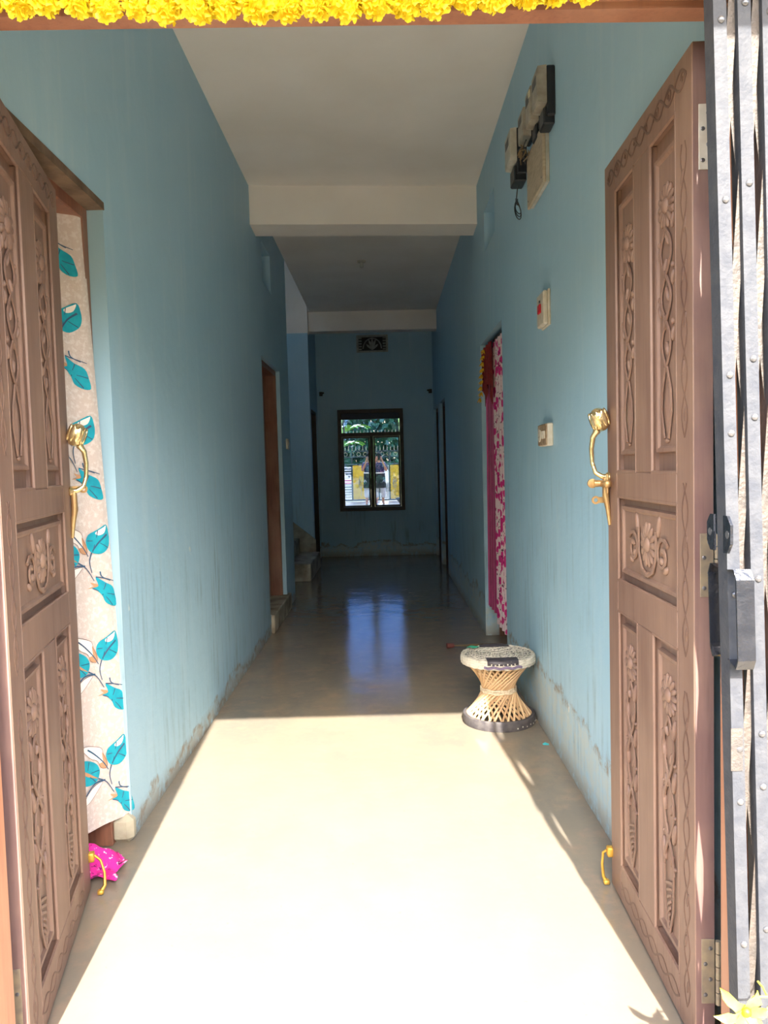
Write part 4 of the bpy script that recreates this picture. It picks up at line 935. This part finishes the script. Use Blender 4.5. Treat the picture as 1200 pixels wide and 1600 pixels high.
while x < .42:
    yb = swag(600 + x * 1200 / 1.40); z = 2.082 + (44 - yb) * .00117 - .0148 * x + .031 + .003 * math.sin(i * 2.3); pts.append((x, .006, z - 2.14))
    o = put('marigold', mm, gl, loc=(x, -.004 + .006 * math.sin(i * 1.3), z - 2.14), rot=(i * 1.1, i * .7, i * 2.3)); s_ = .98 + .18 * math.sin(i * 3.7) ** 2; o.scale = (s_, s_, s_)
    x += .053 + .006 * math.sin(i * 2.9); i += 1
MB().tube([(p[0], p[1], p[2] + .01) for p in pts], .003, 5).build('string', M['stem'], gl)
# pale star flower hooked on the gate
fl = empty('star_flower', (.618, 1.318, .315), label='pale yellow ragged star-shaped flower hooked on the folded gate', cat='flower')
for k, (a, L) in enumerate(((2.35, .068), (3.25, .060), (1.25, .045), (.35, .040), (4.35, .052), (-.95, .060), (.0, .04), (5.0, .04))):
    v = []; f = []; d = Vector((math.cos(a), 0, math.sin(a))); s_ = Vector((-math.sin(a), 0, math.cos(a)))
    for i in range(6):
        t = i / 5; w_ = .011 * math.sin(PI * (.12 + .86 * t)) * (1 + .3 * math.sin(i * 2 + k)); c = d * L * t + s_ * .004 * math.sin(3 * t + k) + Vector((0, -.014 * math.sin(PI * t * .8), 0))
        v += [c - s_ * w_, c + Vector((0, .003, 0)), c + s_ * w_]
    for i in range(5): a_ = i * 3; f += [(a_, a_ + 1, a_ + 4, a_ + 3), (a_ + 1, a_ + 2, a_ + 5, a_ + 4)]
    MB().add(v, f).build('petal', M['paleflower'], fl, smooth=60)
MB().ell((0, -.004, 0), (.009, .009, .009), None, 8, 6).build('centre', M['smear'], fl)
MB().tube([(0, .004, 0), (.015, .0, .025), (.045, .012, .016), (.06, .06, .0), (.062, .082, -.005)], .002, 6).build('stem', M['stem'], fl)

# ------------------------------------------------------------------ the yard in front (seen mirrored in the window panes)
M['yard'] = mat('yard_concrete', srgb(196, 186, 164), srgb(170, 158, 136), 3, .8, bump=.2, bscale=30)
M['soil'] = mat('grassy_soil', srgb(104, 110, 66), srgb(128, 112, 80), 2, .9)
GZ = -.12
MB().box(-60, 60, -70, 90, GZ - .3, GZ - .02).build('ground', M['soil'], smooth=None, kind='structure', label='grassy ground around the house', cat='ground')
MB().box(-4.2, 4.2, -1.75, 1.44, GZ - .1, GZ).build('floor_yard', M['yard'], smooth=None, kind='structure', label='pale concrete yard before the entrance', cat='yard')
MB().box(-1.5, 1.4, .70, 1.44, 2.615, 2.70).build('trim_6', M['stucco'], smooth=None, kind='structure', label='concrete canopy over the entrance', cat='canopy')
# compound gate with yellow panels
M['cg_dark'] = mat('dark_green_gate', srgb(28, 46, 52), srgb(36, 56, 60), 10, .45)
M['cg_yellow'] = mat('yellow_gate_panel', srgb(206, 176, 40), srgb(188, 156, 36), 8, .5)
M['cg_orn'] = mat('grey_gate_ornament', srgb(150, 148, 122), None, rough=.5)
M['cg_white'] = mat('white_gate_slat', srgb(226, 228, 232), None, rough=.5)
M['cg_pink'] = mat('pink_gate_slat', srgb(206, 90, 140), None, rough=.5)
cgt = empty('compound_gate', (0, -1.8, GZ), label='dark spiked yard gate with yellow panels, mirrored in the end window', cat='gate')
def cb(nm, x0, x1, z0, z1, mt, d0=-.02, d1=.02, par=None): return MB().bbox(x0, x1, d0, d1, z0, z1, .003).build(nm, M[mt], par or cgt, smooth=None)
for x in (-1.45, -.80, -.53, .0, .335, .66, 1.1, 1.5): cb('post', x - .022, x + .022, .03, 1.62, 'cg_dark', -.03, .03)
for z in (.05, 1.18, 1.42, 1.60): cb('rail', -1.45, 1.5, z - .02, z + .02, 'cg_dark', -.026, .026)
for (x0, x1) in ((-.505, -.025), (.36, .635), (.685, 1.08), (-1.42, -.83)):
    p = cb('panel', x0, x1, .075, 1.155, 'cg_yellow', -.012, .006); xc = (x0 + x1) / 2
    mb = MB()
    for k in range(3): mb.tube([(xc + (.03 + .035 * k) * math.cos(t * .6) * (.6), .012, .60 + (.05 + .07 * k) * math.sin(t * .6)) for t in range(11)], .008, 5)
    mb.tube([(xc, .012, .18), (xc + .03, .012, .35), (xc - .02, .012, .5)], .008, 5); mb.build('ornament', M['cg_orn'], p)
for i in range(13): cb('slat', -.775, -.555, .08 + i * .083, .12 + i * .083, 'cg_pink' if i in (6, 7) else 'cg_white', -.008, .016)
for i in range(6): cb('bar', .04 + i * .05, .055 + i * .05, .07, 1.16, 'cg_white' if i > 2 else 'cg_dark', -.008, .012)
for i in range(26):
    x = -1.4 + i * .112; MB().lathe([(.010, 0), (.017, .04), (.009, .055), (.014, .08), (.002, .16)], 8, Matrix.Translation((x, 0, 1.62))).build('spike', M['cg_orn'], cgt)
for i in range(14):
    x = -1.35 + i * .21; MB().tube([(x + .06 * math.cos(t * .7), .0, 1.51 + .06 * math.sin(t * .7)) for t in range(10)], .009, 5).build('scroll', M['cg_orn'], cgt)
for sd in (-1, 1):
    x0, x1 = sorted((sd * 1.52, sd * 6.0)); MB().box(x0, x1, -1.9, -1.7, GZ - .05, 1.45).build('wall_compound_' + ('left' if sd < 0 else 'right'), M['stucco'], smooth=None, kind='structure', label='low compound wall beside the yard gate, stair side' if sd < 0 else 'low compound wall beside the yard gate, meter side', cat='wall')
# banana plant and trees
M['leaf_b'] = mat('banana_leaf', srgb(120, 190, 50), srgb(86, 160, 44), 6, .4)
M['trunk'] = mat('brown_bark', srgb(92, 76, 58), srgb(66, 54, 42), 12, .9, bump=.5, bscale=20)
M['leaf_d'] = mat('dark_tree_leaf', srgb(48, 88, 44), srgb(30, 64, 34), 4, .5)
bp_ = empty('banana_plant', (-1.0, -3.0, GZ), label='bright green banana plant beyond the yard gate', cat='plant')
MB().tube([(0, 0, 0), (.02, 0, .8), (0, 0, 1.62)], [.08, .07, .05], 10).build('stem', mat('banana_stem', srgb(150, 170, 90), None, rough=.6), bp_)
for k in range(8):
    a = k * .82 + .2; L = 1.1 + .15 * (k % 3); v = []; f = []
    for i in range(11):
        t = i / 10; c = Vector((math.cos(a) * L * .8 * t, math.sin(a) * L * .8 * t, 1.55 + L * (1.1 * t - .85 * t * t) * .8)); s_ = Vector((-math.sin(a), math.cos(a), 0)); w_ = .14 * math.sin(PI * min(1, .08 + t * .95)) ** .7
        v += [c - s_ * w_ + Vector((0, 0, .04)), c, c + s_ * w_ + Vector((0, 0, .04))]
    for i in range(10): q = i * 3; f += [(q, q + 1, q + 4, q + 3), (q + 1, q + 2, q + 5, q + 4)]
    MB().add(v, f).build('leaf', M['leaf_b'], bp_, smooth=60)
def tree_meshes(seed, hgt, rad):
    R = random.Random(seed); mb = MB()
    for i in range(2600):
        while True:
            p = Vector((R.uniform(-1, 1), R.uniform(-1, 1), R.uniform(-1, 1)))
            if .25 < p.length < 1: break
        p = Vector((p.x * rad, p.y * rad, p.z * hgt * .46)) * (1 + .15 * math.sin(p.x * 5 + seed) * math.cos(p.z * 4))
        c = p + Vector((0, 0, hgt * .54)); d = Vector((R.uniform(-1, 1), R.uniform(-1, 1), R.uniform(-.6, .9))).normalized(); u = d.orthogonal().normalized(); q = d.cross(u); s_ = R.uniform(.16, .30)
        mb.add([c, c + u * s_ * .5 + q * s_ * .5, c + u * s_ * 1.4, c + u * s_ * .5 - q * s_ * .5], [(0, 1, 2, 3)])
    cr = mb.mesh('crown', M['leaf_d'])
    tb = MB().tube([(0, 0, 0), (.05, .02, hgt * .3), (0, 0, hgt * .6)], [.16, .12, .05], 8)
    for k in range(5): a = k * 1.3; tb.tube([(0, 0, hgt * (.28 + .05 * k)), (math.cos(a) * rad * .6, math.sin(a) * rad * .6, hgt * (.5 + .06 * k))], [.07, .02], 6)
    return cr, tb.mesh('trunk', M['trunk'], 40)
T = [tree_meshes(1, 4.6, 2.1), tree_meshes(2, 5.2, 2.3)]
TL = 'dark leafy tree beyond the yard gate'; TB = 'added dark leafy tree blocking the sky behind the house'
for k, (x, y, sc_) in enumerate(((-6.9, -9, .95), (-2.3, -9, .95), (2.3, -9, .95), (6.9, -9, .95), (-5.2, -14.6, 1), (0, -14.6, 1), (5.2, -14.6, 1))):
    r = empty('tree', (x, y, GZ - .02), (0, 0, k * 1.7), label=TL, cat='tree', group='trees beyond the yard gate'); r.scale = (sc_,) * 3
    put('crown', T[k % 2][0], r); put('trunk', T[k % 2][1], r)
for k, (x, y) in enumerate(((-9.8, 31), (-4.9, 31), (0, 31), (4.9, 31), (9.8, 31))):  # trees added to block the sky in the direct view through the window
    r = empty('tree', (x, y, GZ - .02), (0, 0, k * 2.1), label=TB, cat='tree', group='added sky-blocking trees behind the house'); r.scale = (.95,) * 3
    put('crown', T[k % 2][0], r); put('trunk', T[k % 2][1], r)

# ------------------------------------------------------------------ the photographer, standing in the yard behind the phone
M['skin'] = mat('brown_skin', srgb(168, 120, 92), srgb(156, 108, 82), 20, .5)
M['hair'] = mat('black_hair', srgb(20, 17, 17), None, rough=.85, spec=.1)
M['shirt_navy'] = mat('navy_patterned_shirt', srgb(34, 40, 78), srgb(150, 100, 130), 26, .8, lo=.55, hi=.6)
M['shirt_white'] = mat('white_shirt_band', srgb(222, 220, 216), None, rough=.8)
M['shirt_black'] = mat('black_shirt', srgb(20, 20, 26), None, rough=.8)
M['trouser'] = mat('light_grey_trousers', srgb(176, 178, 182), srgb(160, 162, 168), 20, .85)
def skin(name, V, E, mt, parent, root=0, sub=2):
    """V: name -> (xyz, radius); grows a continuous surface with Skin + Subdivision"""
    ks = list(V); me = bpy.data.meshes.new(name); me.from_pydata([V[k][0] for k in ks], [(ks.index(a), ks.index(b)) for a, b in E], [])
    o = put(name, me, parent); md = o.modifiers.new('skin', 'SKIN'); md.use_smooth_shade = True
    for i, k in enumerate(ks):
        sv = me.skin_vertices[0].data[i]; r = V[k][1]; sv.radius = r if hasattr(r, '__len__') else (r, r); sv.use_root = (i == root)
    sb = o.modifiers.new('sub', 'SUBSURF'); sb.levels = sb.render_levels = sub; me.materials.append(mt); return o
pe = empty('person', (.0, -.36, GZ), label='person in dark shirt and light trousers photographing with a phone, mirrored in the end window', cat='person')
V = {'pelvis': ((0, 0, .80), (.125, .09)), 'waist': ((0, -.01, .95), (.115, .085)), 'chest': ((0, 0, 1.12), (.14, .095)), 'neckb': ((0, 0, 1.265), (.055, .05)), 'neck': ((0, .01, 1.325), (.046, .046)),
     'head': ((0, .03, 1.41), (.070, .078)), 'top': ((0, .02, 1.50), (.055, .062)), 'nose': ((0, .118, 1.405), (.011, .011))}
Eg = [('pelvis', 'waist'), ('waist', 'chest'), ('chest', 'neckb'), ('neckb', 'neck'), ('neck', 'head'), ('head', 'top'), ('head', 'nose')]
for s_, n in ((-1, 'l'), (1, 'r')):
    V.update({n + 'sh': ((s_ * .155, 0, 1.225), .055), n + 'el': ((s_ * .215, .10, 1.02), .040), n + 'wr': ((s_ * .085, .285, 1.345), .026), n + 'palm': ((s_ * .072, .31, 1.40), (.030, .020)),
              n + 'hip': ((s_ * .085, 0, .74), .088), n + 'kn': ((s_ * .095, .02, .42), .056), n + 'an': ((s_ * .10, -.005, .075), .036), n + 'toe': ((s_ * .115, .13, .035), (.038, .026)),
              n + 'th1': ((s_ * .050, .320, 1.392), .0105), n + 'th2': ((s_ * .036, .316, 1.412), .009)})
    Eg += [('chest', n + 'sh'), (n + 'sh', n + 'el'), (n + 'el', n + 'wr'), (n + 'wr', n + 'palm'), ('pelvis', n + 'hip'), (n + 'hip', n + 'kn'), (n + 'kn', n + 'an'), (n + 'an', n + 'toe'), (n + 'palm', n + 'th1'), (n + 'th1', n + 'th2')]
    for k in range(4):
        z0 = 1.425 + .016 * (k - 1.5); a, b, c = n + 'f%da' % k, n + 'f%db' % k, n + 'f%dc' % k; L = (.9, 1.0, .95, .8)[k]
        V.update({a: ((s_ * .070, .330 + .004 * k, z0), .0095), b: ((s_ * .058, .352 * 1, z0 + .002), .0085), c: ((s_ * (.058 - .020 * L), .356, z0 + .004), .0075)})
        Eg += [(n + 'palm', a), (a, b), (b, c)]
skin('body', V, Eg, M['skin'], pe)
sh = {'h': ((0, 0, .93), (.155, .115)), 'w': ((0, -.01, 1.0), (.160, .118)), 'c': ((0, 0, 1.12), (.165, .118)), 'n': ((0, 0, 1.262), (.070, .062))}
Es = [('h', 'w'), ('w', 'c'), ('c', 'n')]
for s_, n in ((-1, 'l'), (1, 'r')): sh.update({n + 's': ((s_ * .158, 0, 1.225), .070), n + 'e': ((s_ * .20, .07, 1.085), .058)}); Es += [('c', n + 's'), (n + 's', n + 'e')]
st_o = skin('shirt', sh, Es, M['shirt_navy'], pe, 1)
def oval(nm, prof, mt):
    mb = MB(); mb.lathe([(r, z) for r, z in prof], 24, Matrix.Diagonal((1, .88, 1, 1)), cap=False); return mb.build(nm, mt, pe, smooth=70)
oval('shirt_tail', [(.192, .51), (.190, .60), (.186, .72), (.178, .84), (.172, .945), (.10, .95)], M['shirt_black'])
oval('shirt_band', [(.12, .943), (.176, .945), (.176, .975), (.12, .978)], M['shirt_white'])
tv = {'p': ((0, 0, .76), (.145, .108))}; te = []
for s_, n in ((-1, 'l'), (1, 'r')): tv.update({n + 'h': ((s_ * .09, 0, .68), .105), n + 'k': ((s_ * .098, .02, .42), .085), n + 'c': ((s_ * .10, .01, .20), .072)}); te += [('p', n + 'h'), (n + 'h', n + 'k'), (n + 'k', n + 'c')]
skin('trousers', tv, te, M['trouser'], pe)
hm = MB(); hm.ell((0, .008, 1.475), (.090, .098, .092), None, 16, 12); hm.ell((0, -.035, 1.42), (.082, .062, .09), None, 14, 10); hm.build('hair', M['hair'], pe, smooth=80)
for s_ in (-1, 1): MB().ell((s_ * .028, .098, 1.432), (.011, .006, .006), None, 8, 6).build('eye', M['hair'], pe); MB().ell((s_ * .086, .02, 1.415), (.010, .020, .030), None, 8, 6).build('ear', M['skin'], pe)
MB().ell((0, .105, 1.365), (.022, .006, .006), None, 8, 6).build('mouth', mat('lips', srgb(140, 78, 70), None, rough=.5), pe)
for s_ in (-1, 1): MB().bbox(s_ * .112 - .048, s_ * .112 + .048, -.06, .175, 0, .014, .006).build('sandal', M['black_plastic'], pe, smooth=None)
ph = empty('phone', (0, -.032, 1.3), label='dark phone held up in both hands by the person', cat='phone')
MB().bbox(-.037, .037, -.005, .004, -.078, .078, .004).build('body', M['black_plastic'], ph, smooth=None)
MB().bbox(-.034, -.010, .004, .006, .030, .072, .001).build('camera_bump', M['gate_dark'], ph, smooth=None)
MB().box(-.034, .034, -.0056, -.0049, -.073, .073).build('screen', M['navy'], ph, smooth=None)
